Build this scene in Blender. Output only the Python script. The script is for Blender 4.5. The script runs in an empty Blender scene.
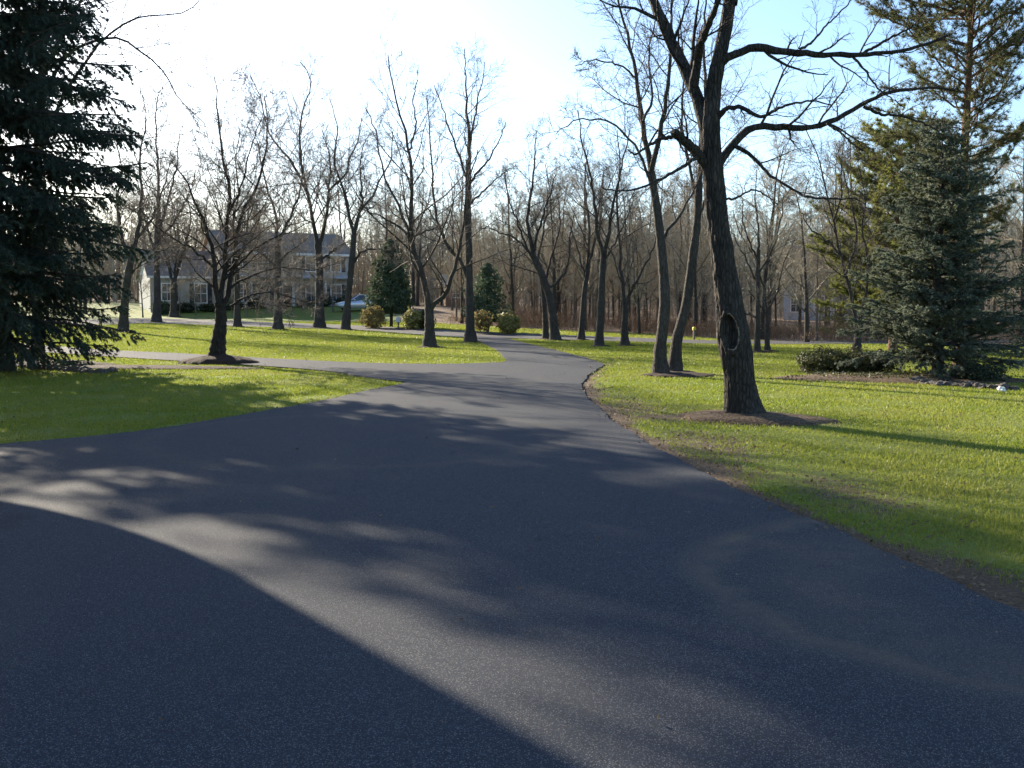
import bpy, bmesh, math, random
import numpy as np
from mathutils import Vector, Matrix, noise

RAD = math.radians
scene = bpy.context.scene
COL = scene.collection
rnd = random.Random(11)

# ------------------------------------------------------------------ camera, sun, sky
CAM_H = 1.6
FOC = 1000.0
PITCH = math.atan(74.0 / FOC)
SUN_AZ = RAD(37)          # to the left of the view direction
SUN_EL = RAD(21)

cam_d = bpy.data.cameras.new('camera')
cam_d.sensor_width = 36.0
cam_d.lens = FOC / 1024 * 36.0
cam_d.clip_end = 3000
cam_d.clip_start = 0.05
cam = bpy.data.objects.new('camera', cam_d)
COL.objects.link(cam)
cam.location = (0, 0, CAM_H)
cam.rotation_euler = (math.pi / 2 - PITCH, 0, 0)
scene.camera = cam

sun_dir = Vector((-math.sin(SUN_AZ) * math.cos(SUN_EL), math.cos(SUN_AZ) * math.cos(SUN_EL), math.sin(SUN_EL)))
sl = bpy.data.lights.new('sun', 'SUN')
sl.energy = 5.0
sl.angle = RAD(0.55)
sl.color = (1.0, 0.87, 0.68)
so = bpy.data.objects.new('sun', sl)
COL.objects.link(so)
so.rotation_euler = sun_dir.to_track_quat('Z', 'Y').to_euler()
so.location = (0, 0, 60)

world = bpy.data.worlds.new('World')
scene.world = world
world.use_nodes = True
wn = world.node_tree.nodes
bg = wn['Background']
sky = wn.new('ShaderNodeTexSky')
sky.sky_type = 'NISHITA'
sky.sun_disc = False
sky.sun_elevation = SUN_EL
sky.sun_rotation = -SUN_AZ
sky.air_density = 1.0
sky.dust_density = 0.9
sky.ozone_density = 3.5
world.node_tree.links.new(sky.outputs[0], bg.inputs[0])
bg.inputs[1].default_value = 0.097

scene.view_settings.view_transform = 'Standard'
scene.view_settings.look = 'None'
scene.view_settings.gamma = 1
scene.view_settings.exposure = 1.6
scene.view_settings.use_curve_mapping = False
scene.render.engine = 'CYCLES'
cy = scene.cycles
cy.use_denoising = True
try:
    cy.denoiser = 'OPENIMAGEDENOISE'
    cy.denoising_input_passes = 'RGB_ALBEDO_NORMAL'
except Exception:
    pass
cy.use_adaptive_sampling = True
cy.adaptive_threshold = 0.012
cy.max_bounces = 6
cy.diffuse_bounces = 3
cy.glossy_bounces = 2
cy.transmission_bounces = 4
cy.transparent_max_bounces = 4
cy.sample_clamp_indirect = 6
scene.render.film_transparent = False

# ------------------------------------------------------------------ terrain
def sstep(a, b, x):
    t = np.clip((np.asarray(x, float) - a) / (b - a), 0, 1)
    return t * t * (3 - 2 * t)

def hgt(x, y):
    x = np.asarray(x, float); y = np.asarray(y, float)
    p = -1.08 - 0.008 * x + 0.02 * np.minimum(y, 130)
    k = 0.08
    h = k * np.logaddexp(0, p / k)
    h = h + 5.0 * sstep(125, 260, y)
    h = h + 0.85 * sstep(84, 100, y + 0.35 * (x + 20)) * sstep(2, -9, x)
    return h

def H(x, y):
    return float(hgt(x, y))

def ray(px, py):
    v = (384 - py) / FOC
    u = (px - 512) / FOC
    c, s = math.cos(PITCH), math.sin(PITCH)
    # forward (0,c,-s)  up (0,s,c)
    return Vector((u, c + v * s, -s + v * c))

def at(px, py, Y):
    d = ray(px, py)
    t = Y / d.y
    return Vector((d.x * t, Y, CAM_H + d.z * t))

def gp(px, py):
    d = ray(px, py)
    t = 1.0
    lo = 0.5
    while t < 400:
        p = d * t
        if CAM_H + p.z < H(p.x, p.y):
            break
        lo = t
        t *= 1.04
    hi = t
    for _ in range(30):
        m = (lo + hi) / 2
        p = d * m
        if CAM_H + p.z < H(p.x, p.y): hi = m
        else: lo = m
    p = d * hi
    return Vector((p.x, p.y, H(p.x, p.y)))

# ------------------------------------------------------------------ object helpers
def link(o, parent=None):
    COL.objects.link(o)
    if parent is not None:
        o.parent = parent
    return o

def props(o, label=None, cat=None, group=None, kind=None):
    if label: o['label'] = label
    if cat: o['category'] = cat
    if group: o['group'] = group
    if kind: o['kind'] = kind
    return o

def empty(name, loc, label, cat, group=None, rz=0.0):
    o = bpy.data.objects.new(name, None)
    o.empty_display_size = 0.2
    o.location = loc
    o.rotation_euler = (0, 0, rz)
    link(o)
    return props(o, label, cat, group)

def np_mesh(name, V, F, mat, smooth=False, attrs=None, mi=None):
    """V (n,3); F: list of int arrays (m,3) or (m,4)"""
    V = np.ascontiguousarray(V, dtype=np.float32)
    F = [np.asarray(f, dtype=np.int32) for f in F if len(f)]
    me = bpy.data.meshes.new(name)
    me.vertices.add(len(V))
    me.vertices.foreach_set('co', V.ravel())
    loops = np.concatenate([f.ravel() for f in F])
    tot = np.concatenate([np.full(len(f), f.shape[1], np.int32) for f in F])
    start = np.concatenate([[0], np.cumsum(tot)[:-1]]).astype(np.int32)
    me.loops.add(len(loops))
    me.loops.foreach_set('vertex_index', loops)
    me.polygons.add(len(tot))
    me.polygons.foreach_set('loop_start', start)
    me.polygons.foreach_set('use_smooth', np.full(len(tot), bool(smooth)))
    if attrs:
        for k, a in attrs.items():
            at_ = me.attributes.new(k, 'FLOAT', 'POINT')
            at_.data.foreach_set('value', np.asarray(a, np.float32))
    if mi is not None:
        me.polygons.foreach_set('material_index', np.asarray(mi, np.int32))
    me.update(calc_edges=True)
    for m_ in (mat if isinstance(mat, (list, tuple)) else [mat]): me.materials.append(m_)
    return me

def obj_np(name, V, F, mat, parent=None, origin=None, smooth=False, attrs=None, mi=None):
    V = np.asarray(V, float)
    if origin is not None:
        V = V - np.array(origin)
    me = np_mesh(name, V, F, mat, smooth, attrs, mi)
    o = bpy.data.objects.new(name, me)
    link(o, parent)
    if parent is None and origin is not None:
        o.location = origin
    return o

def bm_obj(name, bm, mat, parent=None, smooth=False, loc=None):
    bmesh.ops.recalc_face_normals(bm, faces=bm.faces[:])
    me = bpy.data.meshes.new(name)
    bm.to_mesh(me); bm.free()
    for m in (mat if isinstance(mat, (list, tuple)) else [mat]):
        me.materials.append(m)
    if smooth:
        for p in me.polygons: p.use_smooth = True
    o = bpy.data.objects.new(name, me)
    if loc is not None: o.location = loc
    return link(o, parent)

def box(bm, x0, x1, y0, y1, z0, z1, mi=0):
    vs = [bm.verts.new(c) for c in ((x0,y0,z0),(x1,y0,z0),(x1,y1,z0),(x0,y1,z0),(x0,y0,z1),(x1,y0,z1),(x1,y1,z1),(x0,y1,z1))]
    for q in ((0,1,2,3),(4,5,6,7),(0,1,5,4),(1,2,6,5),(2,3,7,6),(3,0,4,7)):
        f = bm.faces.new([vs[i] for i in q]); f.material_index = mi
    return vs

def prism(bm, prof, a0, a1, axis='x', mi=0):
    """extrude a closed profile (list of 2d) from a0 to a1 along axis"""
    def mk(a, p):
        if axis == 'x': return (a, p[0], p[1])
        if axis == 'y': return (p[0], a, p[1])
        return (p[0], p[1], a)
    A = [bm.verts.new(mk(a0, p)) for p in prof]
    B = [bm.verts.new(mk(a1, p)) for p in prof]
    n = len(prof)
    fs = [bm.faces.new(A), bm.faces.new(B[::-1])]
    for i in range(n):
        fs.append(bm.faces.new((A[i], A[(i+1) % n], B[(i+1) % n], B[i])))
    for f in fs: f.material_index = mi

# ------------------------------------------------------------------ materials
class NT:
    def __init__(self, name):
        self.m = bpy.data.materials.new(name)
        self.m.use_nodes = True
        self.t = self.m.node_tree
        self.b = self.t.nodes['Principled BSDF']
        self.out = self.t.nodes['Material Output']
        self.b.inputs['Specular IOR Level'].default_value = 0.3
    def n(self, typ, **kw):
        nd = self.t.nodes.new(typ)
        for k, v in kw.items():
            if k in nd.inputs: nd.inputs[k].default_value = v
            else: setattr(nd, k, v)
        return nd
    def l(self, a, b): self.t.links.new(a, b)
    def coord(self, scale=(1,1,1), kind='Object'):
        tc = self.n('ShaderNodeTexCoord'); mp = self.n('ShaderNodeMapping')
        mp.inputs['Scale'].default_value = scale
        self.l(tc.outputs[kind], mp.inputs[0]); return mp.outputs[0]
    def noise(self, vec, scale, detail=4, rough=0.55):
        nd = self.n('ShaderNodeTexNoise', Scale=scale, Detail=detail, Roughness=rough)
        self.l(vec, nd.inputs['Vector']); return nd.outputs['Fac']
    def ramp(self, fac, stops):
        r = self.n('ShaderNodeValToRGB')
        e = r.color_ramp.elements
        while len(e) < len(stops): e.new(0.5)
        for i, (p, c) in enumerate(stops):
            e[i].position = p
            e[i].color = (c[0], c[1], c[2], 1) if not isinstance(c, (int, float)) else (c, c, c, 1)
        self.l(fac, r.inputs[0]); return r.outputs[0]
    def mix(self, fac, a, b, mode='MIX'):
        m = self.n('ShaderNodeMix', data_type='RGBA', blend_type=mode)
        for sock, v in ((m.inputs[0], fac), (m.inputs[6], a), (m.inputs[7], b)):
            if hasattr(v, 'links'): self.l(v, sock)
            elif isinstance(v, (int, float)): sock.default_value = v if sock.type == 'VALUE' else (v, v, v, 1)
            else: sock.default_value = (v[0], v[1], v[2], 1)
        return m.outputs[2]
    def math(self, op, a, b=None, c=None):
        m = self.n('ShaderNodeMath', operation=op)
        for i, v in enumerate((a, b, c)):
            if v is None: continue
            if hasattr(v, 'links'): self.l(v, m.inputs[i])
            else: m.inputs[i].default_value = v
        return m.outputs[0]
    def bump(self, hgt_, strength=0.4, dist=0.02):
        b = self.n('ShaderNodeBump', Strength=strength, Distance=dist)
        self.l(hgt_, b.inputs['Height']); self.l(b.outputs[0], self.b.inputs['Normal'])
    def col(self, c):
        if hasattr(c, 'links'): self.l(c, self.b.inputs['Base Color'])
        else: self.b.inputs['Base Color'].default_value = (c[0], c[1], c[2], 1)
    def rough(self, r): self.b.inputs['Roughness'].default_value = r
    def translucent(self, c, fac):
        tr = self.n('ShaderNodeBsdfTranslucent')
        if hasattr(c, 'links'): self.l(c, tr.inputs[0])
        else: tr.inputs[0].default_value = (c[0], c[1], c[2], 1)
        ms = self.n('ShaderNodeMixShader'); ms.inputs[0].default_value = fac
        self.l(self.b.outputs[0], ms.inputs[1]); self.l(tr.outputs[0], ms.inputs[2])
        self.l(ms.outputs[0], self.out.inputs['Surface'])

def simple(name, c, rough=0.7, var=0.15, scale=6.0, metallic=0.0, bump=0.0):
    t = NT(name)
    f = t.noise(t.coord(), scale)
    lo = [v * (1 - var) for v in c]; hi = [v * (1 + var) for v in c]
    t.col(t.ramp(f, [(0.3, lo), (0.7, hi)])); t.rough(rough)
    t.b.inputs['Metallic'].default_value = metallic
    if bump: t.bump(f, bump, 0.02)
    return t.m

def bark_mat(name, lo, hi, zs=0.22, scale=16, bump=0.9, dist=0.03):
    t = NT(name)
    v = t.coord((1, 1, zs))
    f = t.noise(v, scale, 6, 0.65)
    vo = t.n('ShaderNodeTexVoronoi', Scale=scale * 1.3, feature='DISTANCE_TO_EDGE')
    t.l(v, vo.inputs['Vector'])
    e = t.ramp(vo.outputs['Distance'], [(0.0, 0.0), (0.22, 1.0)])
    big = t.noise(t.coord(), 1.7, 3)
    c = t.ramp(f, [(0.3, lo), (0.7, hi)])
    c = t.mix(t.ramp(big, [(0.45, 0.0), (0.7, 0.55)]), c, [x * 1.35 for x in hi])
    c = t.mix(t.math('MULTIPLY', t.math('SUBTRACT', 1.0, e), 0.55), c, [x * 0.5 for x in lo])
    t.col(c); t.rough(0.9)
    t.bump(t.math('MULTIPLY_ADD', e, 0.6, f), bump, dist)
    return t.m

M = {}
M['bark_old'] = bark_mat('bark_old', (0.020, 0.017, 0.014), (0.078, 0.064, 0.052), 0.25, 17, 1.0, 0.04)
M['bark'] = bark_mat('bark', (0.038, 0.031, 0.026), (0.10, 0.084, 0.07), 0.2, 20, 0.9, 0.03)
M['bark_pale'] = bark_mat('bark_pale', (0.11, 0.092, 0.073), (0.26, 0.22, 0.175), 0.2, 20, 0.8, 0.03)
M['bark_pine'] = bark_mat('bark_pine', (0.085, 0.045, 0.028), (0.22, 0.115, 0.07), 0.3, 14, 0.9, 0.03)
M['twig'] = simple('twig', (0.13, 0.10, 0.08), 0.75, 0.3, 3)
M['twig_mid'] = simple('twig_mid', (0.17, 0.135, 0.105), 0.75, 0.3, 2)
M['twig_pale'] = simple('twig_pale', (0.34, 0.285, 0.20), 0.75, 0.3, 0.6)
M['callus'] = simple('callus', (0.21, 0.165, 0.12), 0.85, 0.3, 30, bump=0.5)

def foliage(name, cols, tr=0.3, trc=None, rough=0.6):
    t = NT(name)
    g = t.n('ShaderNodeNewGeometry')
    r = t.ramp(g.outputs['Random Per Island'], [(i / (len(cols) - 1), c) for i, c in enumerate(cols)])
    big = t.noise(t.coord(), 1.3, 2)
    c = t.mix(t.ramp(big, [(0.35, 0.0), (0.7, 0.5)]), r, cols[-1])
    t.col(c); t.rough(rough)
    if tr: t.translucent(trc or c, tr)
    return t.m

M['needle_dark'] = foliage('needle_dark', [(0.018, 0.034, 0.027), (0.036, 0.060, 0.044), (0.06, 0.088, 0.06)], 0.2)
M['needle_blue'] = foliage('needle_blue', [(0.04, 0.060, 0.046), (0.105, 0.135, 0.098), (0.26, 0.285, 0.20)], 0.4)
M['needle_pine'] = foliage('needle_pine', [(0.09, 0.115, 0.03), (0.16, 0.18, 0.045), (0.26, 0.26, 0.08)], 0.5)
M['needle_tall'] = foliage('needle_tall', [(0.045, 0.06, 0.026), (0.085, 0.10, 0.04), (0.14, 0.14, 0.06)], 0.45)
M['leaf_cedar'] = foliage('leaf_cedar', [(0.04, 0.062, 0.038), (0.065, 0.095, 0.055), (0.09, 0.122, 0.066)], 0.3, None, 0.9)
M['leaf_olive'] = foliage('leaf_olive', [(0.035, 0.045, 0.016), (0.07, 0.08, 0.025), (0.12, 0.115, 0.04)], 0.3)
M['leaf_gold'] = foliage('leaf_gold', [(0.12, 0.12, 0.03), (0.24, 0.22, 0.065), (0.40, 0.36, 0.13)], 0.35)
M['leaf_rust'] = foliage('leaf_rust', [(0.12, 0.09, 0.035), (0.19, 0.155, 0.06), (0.25, 0.21, 0.085)], 0.35, None, 0.85)
M['leaf_dark'] = foliage('leaf_dark', [(0.014, 0.022, 0.013), (0.028, 0.04, 0.02), (0.05, 0.06, 0.028)], 0.2)
M['brush'] = foliage('brush', [(0.14, 0.085, 0.05), (0.24, 0.15, 0.09), (0.35, 0.25, 0.16)], 0.35)
M['dead_leaf'] = foliage('dead_leaf', [(0.065, 0.036, 0.018), (0.13, 0.078, 0.038), (0.24, 0.165, 0.09)], 0.2)

def grass_cols(t, vec):
    a = t.noise(vec, 0.35, 3); b = t.noise(vec, 2.2, 4)
    return a, b

t = NT('grass_blade')
tc = t.coord()
g = t.n('ShaderNodeNewGeometry')
a_, b_ = grass_cols(t, tc)
c = t.ramp(g.outputs['Random Per Island'], [(0.0, (0.14, 0.19, 0.016)), (0.5, (0.19, 0.235, 0.024)), (0.92, (0.24, 0.27, 0.04)), (1.0, (0.30, 0.29, 0.09))])
c = t.mix(t.ramp(a_, [(0.42, 0.0), (0.62, 0.55)]), c, (0.28, 0.28, 0.06))
c = t.mix(t.ramp(b_, [(0.5, 0.0), (0.75, 0.5)]), c, (0.10, 0.155, 0.014))
t.col(c); t.rough(0.5)
t.translucent(c, 0.5)
M['blade'] = t.m

t = NT('lawn')
tc = t.coord()
a_, b_ = grass_cols(t, tc)
f1 = t.noise(tc, 24, 5, 0.7)
c = t.ramp(f1, [(0.25, (0.055, 0.09, 0.009)), (0.5, (0.11, 0.155, 0.016)), (0.8, (0.17, 0.21, 0.032))])
c = t.mix(t.ramp(a_, [(0.42, 0.0), (0.62, 0.5)]), c, (0.14, 0.155, 0.03))
at_n = t.n('ShaderNodeAttribute', attribute_name='litter')
soil = t.ramp(t.noise(tc, 38, 6, 0.7), [(0.25, (0.026, 0.016, 0.009)), (0.5, (0.085, 0.054, 0.029)), (0.75, (0.19, 0.13, 0.07))])
lf = t.math('ADD', at_n.outputs['Fac'], t.math('MULTIPLY_ADD', t.noise(tc, 5, 6, 0.7), 1.5, -0.75))
c = t.mix(t.ramp(lf, [(0.32, 0.0), (0.62, 1.0)]), c, soil)
at_w = t.n('ShaderNodeAttribute', attribute_name='wood')
duff = t.ramp(t.noise(tc, 5, 6, 0.7), [(0.3, (0.08, 0.055, 0.034)), (0.7, (0.23, 0.155, 0.095))])
c = t.mix(at_w.outputs['Fac'], c, duff)
t.col(c); t.rough(0.9)
t.bump(f1, 0.8, 0.03)
M['lawn'] = t.m

def asphalt(name, base, arcs=True):
    t = NT(name)
    tc = t.coord()
    fine = t.noise(tc, 110, 4, 0.75)
    mid = t.noise(tc, 40, 4, 0.6)
    big = t.noise(tc, 0.45, 4, 0.6)
    vo = t.n('ShaderNodeTexVoronoi', Scale=170.0); t.l(tc, vo.inputs['Vector'])
    sp = t.n('ShaderNodeTexWhiteNoise'); sp.noise_dimensions = '3D'
    t.l(vo.outputs['Position'], sp.inputs[0])
    c = t.ramp(fine, [(0.33, [x * 0.3 for x in base]), (0.5, base), (0.68, [x * 2.1 for x in base])])
    c = t.mix(t.ramp(big, [(0.35, 0.0), (0.7, 0.4)]), c, [base[0] * 1.45, base[1] * 1.38, base[2] * 1.28])
    c = t.mix(t.ramp(mid, [(0.4, 0.0), (0.8, 0.35)]), c, [x * 0.6 for x in base])
    stone = t.math('MULTIPLY', t.math('GREATER_THAN', sp.outputs[0], 0.72), t.math('LESS_THAN', vo.outputs['Distance'], 0.42))
    c = t.mix(t.math('MULTIPLY', stone, 0.8), c, (0.24, 0.228, 0.21))
    if arcs:
        cv = t.n('ShaderNodeTexVoronoi', Scale=0.33, feature='DISTANCE_TO_EDGE')
        wv = t.n('ShaderNodeTexNoise', Scale=1.3, Detail=5.0, Roughness=0.65); t.l(tc, wv.inputs['Vector'])
        mx = t.n('ShaderNodeMix', data_type='VECTOR'); mx.inputs[0].default_value = 0.16
        t.l(tc, mx.inputs[4]); t.l(wv.outputs['Color'], mx.inputs[5]); t.l(mx.outputs[1], cv.inputs['Vector'])
        crack = t.math('MULTIPLY', t.math('LESS_THAN', cv.outputs['Distance'], 0.0016), t.ramp(t.noise(tc, 0.6, 2), [(0.56, 0.0), (0.64, 0.4)]))
        c = t.mix(crack, c, (0.012, 0.013, 0.014))
        stain = t.ramp(t.noise(tc, 1.15, 6, 0.62), [(0.62, 0.0), (0.72, 0.45)])
        c = t.mix(stain, c, [x * 0.5 for x in base])
        dust = t.ramp(t.noise(t.coord((1.0, 0.45, 1.0)), 0.8, 5, 0.6), [(0.5, 0.0), (0.75, 0.35)])
        c = t.mix(dust, c, (0.075, 0.072, 0.068))
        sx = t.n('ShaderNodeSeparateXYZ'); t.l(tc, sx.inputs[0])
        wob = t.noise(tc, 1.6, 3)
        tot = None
        # pale tan curved bands mixed into the asphalt colour: (centre x, centre y, radius, width, keep x>, strength)
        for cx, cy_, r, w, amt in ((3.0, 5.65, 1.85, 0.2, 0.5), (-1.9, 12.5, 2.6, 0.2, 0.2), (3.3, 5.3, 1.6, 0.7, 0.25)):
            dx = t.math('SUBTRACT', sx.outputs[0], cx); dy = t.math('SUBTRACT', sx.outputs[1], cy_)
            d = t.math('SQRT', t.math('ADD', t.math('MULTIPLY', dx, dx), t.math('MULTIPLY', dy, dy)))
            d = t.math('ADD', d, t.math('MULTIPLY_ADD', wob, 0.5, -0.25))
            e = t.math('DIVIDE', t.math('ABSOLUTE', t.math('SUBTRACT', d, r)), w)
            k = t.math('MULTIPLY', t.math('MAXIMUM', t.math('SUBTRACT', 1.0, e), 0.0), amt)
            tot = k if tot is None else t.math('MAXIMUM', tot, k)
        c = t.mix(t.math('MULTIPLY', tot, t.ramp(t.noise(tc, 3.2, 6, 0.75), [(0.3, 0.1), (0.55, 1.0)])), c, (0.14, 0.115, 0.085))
    t.col(c); t.rough(0.9)
    t.b.inputs['Specular IOR Level'].default_value = 0.16
    t.bump(t.math('ADD', fine, t.math('MULTIPLY', stone, 0.5)), 0.75, 0.008)
    return t.m
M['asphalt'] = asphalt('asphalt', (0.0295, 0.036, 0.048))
M['street'] = asphalt('street_asphalt', (0.075, 0.075, 0.078), False)

t = NT('mulch')
tc = t.coord()
f1 = t.noise(tc, 30, 6, 0.75)
t.col(t.ramp(f1, [(0.28, (0.012, 0.008, 0.005)), (0.5, (0.042, 0.026, 0.016)), (0.75, (0.11, 0.07, 0.04))]))
t.rough(0.95); t.bump(f1, 1.0, 0.04)
M['mulch'] = t.m
M['leaf_mulch'] = simple('leaf_mulch', (0.10, 0.064, 0.036), 0.95, 0.8, 26, bump=1.0)
M['stone'] = simple('stone', (0.085, 0.075, 0.065), 0.85, 0.4, 9, bump=0.7)
M['stone_white'] = simple('stone_white', (0.72, 0.70, 0.66), 0.7, 0.08, 9)
M['trim'] = simple('white_trim', (0.70, 0.69, 0.66), 0.5, 0.05, 4)

def siding(name, c):
    t = NT(name)
    sx = t.n('ShaderNodeSeparateXYZ'); t.l(t.coord(), sx.inputs[0])
    z = t.math('FRACT', t.math('MULTIPLY', sx.outputs[2], 6.0))
    f = t.noise(t.coord(), 2.5, 4)
    cc = t.ramp(f, [(0.3, [x * 0.9 for x in c]), (0.7, [min(x * 1.06, 0.85) for x in c])])
    cc = t.mix(t.ramp(z, [(0.0, 0.35), (0.12, 0.0)]), cc, [x * 0.6 for x in c])
    t.col(cc); t.rough(0.6); t.bump(z, 0.5, 0.02)
    return t.m
M['siding'] = siding('siding', (0.34, 0.325, 0.30))
M['siding_sunlit'] = siding('siding_sunlit', (0.62, 0.61, 0.58))  # sunlight put into the siding colour, for the gable only
M['siding_blue'] = siding('siding_blue', (0.44, 0.46, 0.50))
M['siding_brown'] = siding('siding_brown', (0.26, 0.15, 0.09))

def shingle(name, c):
    t = NT(name)
    br = t.n('ShaderNodeTexBrick', Scale=3.0)
    t.l(t.coord((1, 1, 1.6)), br.inputs['Vector'])
    br.inputs['Color1'].default_value = (c[0] * 0.8, c[1] * 0.8, c[2] * 0.8, 1)
    br.inputs['Color2'].default_value = (c[0] * 1.2, c[1] * 1.2, c[2] * 1.2, 1)
    br.inputs['Mortar'].default_value = (c[0] * 0.5, c[1] * 0.5, c[2] * 0.5, 1)
    f = t.noise(t.coord(), 3, 4)
    t.col(t.mix(t.ramp(f, [(0.3, 0.0), (0.8, 0.4)]), br.outputs['Color'], [x * 1.4 for x in c])); t.rough(0.9)
    return t.m
M['roof'] = shingle('roof_shingle', (0.20, 0.16, 0.13))
M['roof_pale'] = shingle('roof_pale', (0.42, 0.41, 0.40))
M['shutter'] = simple('shutter', (0.018, 0.022, 0.028), 0.5, 0.2, 5)
M['door'] = simple('door_paint', (0.10, 0.03, 0.025), 0.4, 0.1, 5)
def glass(name, c, rough=0.08):
    t = NT(name); f = t.noise(t.coord(), 1.5, 2)
    t.col(t.ramp(f, [(0.3, [x * 0.7 for x in c]), (0.7, [x * 1.3 for x in c])])); t.rough(rough)
    t.b.inputs['Specular IOR Level'].default_value = 0.8
    return t.m
M['pane'] = glass('window_pane', (0.05, 0.06, 0.07))
M['brick'] = simple('brick', (0.24, 0.12, 0.085), 0.9, 0.25, 14, bump=0.4)
M['car_paint'] = simple('car_paint', (0.55, 0.60, 0.67), 0.3, 0.04, 2, 0.6)
M['car_glass'] = glass('car_glass', (0.03, 0.045, 0.06), 0.05)
M['rubber'] = simple('rubber', (0.018, 0.018, 0.019), 0.85, 0.2, 12)
M['alloy'] = simple('alloy', (0.55, 0.56, 0.58), 0.3, 0.06, 6, 0.9)
M['lamp_clear'] = glass('lamp_clear', (0.7, 0.72, 0.75), 0.1)
M['lamp_red'] = glass('lamp_red', (0.35, 0.02, 0.02), 0.15)
M['yellow'] = simple('yellow_paint', (0.62, 0.46, 0.05), 0.5, 0.1, 5)
M['bin_green'] = simple('bin_green', (0.02, 0.12, 0.085), 0.5, 0.1, 5)
M['post_wood'] = simple('post_wood', (0.22, 0.17, 0.12), 0.85, 0.3, 12, bump=0.3)
# ------------------------------------------------------------------ roads (edges in metres)
DRIVE = [(-9, -16, 6.5), (-4, -15, 5.0), (0, -14, 3.75), (2.6, -12, 3.15), (5.2, -10, 2.66), (6.4, -9.4, 2.45), (8, -8.5, 2.13), (9.6, -7.6, 1.86), (10.8, -6.9, 1.72), (11.7, -6.0, 1.63),
         (13, -4.85, 1.52), (15.2, -4.0, 1.42), (17.8, -3.2, 1.38), (19.5, -2.85, 1.39), (21.3, -2.4, 1.5), (22.9, -2.1, 1.68),
         (25, -1.7, 1.98), (26.7, -1.3, 2.27), (28.2, -0.8, 2.58), (29.6, -0.4, 2.66), (31.4, -0.16, 2.58), (33.4, -0.27, 2.4), (35.5, -0.36, 2.17), (38.5, -0.55, 1.8),
         (42, -0.84, 1.35), (46, -1.25, 0.85), (50, -1.75, 0.3), (54, -2.3, -0.3), (58.2, -2.9, -0.9)]
SIDE = [((-0.6, 22.6), (0.2, 30.6)), ((-2.2, 21.9), (-1.6, 29.4)), ((-3.5, 23.6), (-3.2, 29.4)), ((-4.7, 25.8), (-5.0, 30.3)),
        ((-7.5, 28.7), (-8.2, 32.9)), ((-10.6, 31.3), (-12.0, 36.3)), ((-14.2, 34.4), (-16.0, 39.4)), ((-19.0, 38.6), (-21.0, 44.2)),
        ((-28, 45.5), (-30, 51.5)), ((-44, 57), (-46, 63))]
def wpt(px, py):
    p = gp(px, py); return (p.x, p.y)
STREET = [((-95, 121), (-95, 128)), ((-60, 98), (-59.5, 105)), (wpt(60, 325.0), wpt(60, 319.5)), (wpt(150, 323.6), wpt(150, 318.6)), (wpt(255, 327), wpt(255, 322)), (wpt(360, 330.4), wpt(360, 326)), (wpt(450, 337), wpt(450, 330.6)),
          (wpt(560, 340), wpt(560, 335.4)), (wpt(630, 342), wpt(630, 338)), (wpt(700, 344), wpt(700, 340.6)), (wpt(760, 344.6), wpt(760, 341.5))]
STREET += [((STREET[-1][0][0] + 12, STREET[-1][0][1] + 2), (STREET[-1][1][0] + 12, STREET[-1][1][1] + 2)),
           ((STREET[-1][0][0] + 45, STREET[-1][0][1] + 12), (STREET[-1][1][0] + 45, STREET[-1][1][1] + 12))]

def poly_of(pairs):
    return np.array([p[0] for p in pairs] + [p[1] for p in pairs[::-1]])
DR_POLY = poly_of([((l, y), (r, y)) for y, l, r in DRIVE])
SD_POLY = poly_of(SIDE)
ST_POLY = poly_of(STREET)

def inside(poly, x, y):
    x = np.asarray(x, float); y = np.asarray(y, float)
    r = np.zeros(x.shape, bool)
    n = len(poly)
    for i in range(n):
        x0, y0 = poly[i]; x1, y1 = poly[(i + 1) % n]
        if y0 == y1: continue
        c = ((y0 > y) != (y1 > y)) & (x < (x1 - x0) * (y - y0) / (y1 - y0) + x0)
        r ^= c
    return r

def seg_dist(poly, x, y, closed=True):
    d = np.full(np.shape(x), 1e9)
    n = len(poly)
    for i in range(n if closed else n - 1):
        a = np.array(poly[i], float); b = np.array(poly[(i + 1) % n], float)
        ab = b - a; L = max(ab @ ab, 1e-9)
        t_ = np.clip(((x - a[0]) * ab[0] + (y - a[1]) * ab[1]) / L, 0, 1)
        d = np.minimum(d, np.hypot(x - a[0] - t_ * ab[0], y - a[1] - t_ * ab[1]))
    return d

def crom(pts, n):
    """Catmull-Rom through pts (k,d), n samples uniform in length"""
    P = np.asarray(pts, float)
    if len(P) == 2:
        s = np.linspace(0, 1, n)[:, None]
        return P[0] * (1 - s) + P[1] * s
    Q = np.vstack([2 * P[0] - P[1], P, 2 * P[-1] - P[-2]])
    out = []
    for i in range(1, len(Q) - 2):
        s = np.linspace(0, 1, 12, endpoint=False)[:, None]
        p0, p1, p2, p3 = Q[i - 1], Q[i], Q[i + 1], Q[i + 2]
        out.append(0.5 * ((2 * p1) + (-p0 + p2) * s + (2 * p0 - 5 * p1 + 4 * p2 - p3) * s ** 2 + (-p0 + 3 * p1 - 3 * p2 + p3) * s ** 3))
    out.append(P[-1:])
    C = np.vstack(out)
    d = np.concatenate([[0], np.cumsum(np.linalg.norm(np.diff(C[:, :3] if C.shape[1] >= 3 else C, axis=0), axis=1))])
    u = np.linspace(0, d[-1], n)
    return np.stack([np.interp(u, d, C[:, k]) for k in range(C.shape[1])], 1)

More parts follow.
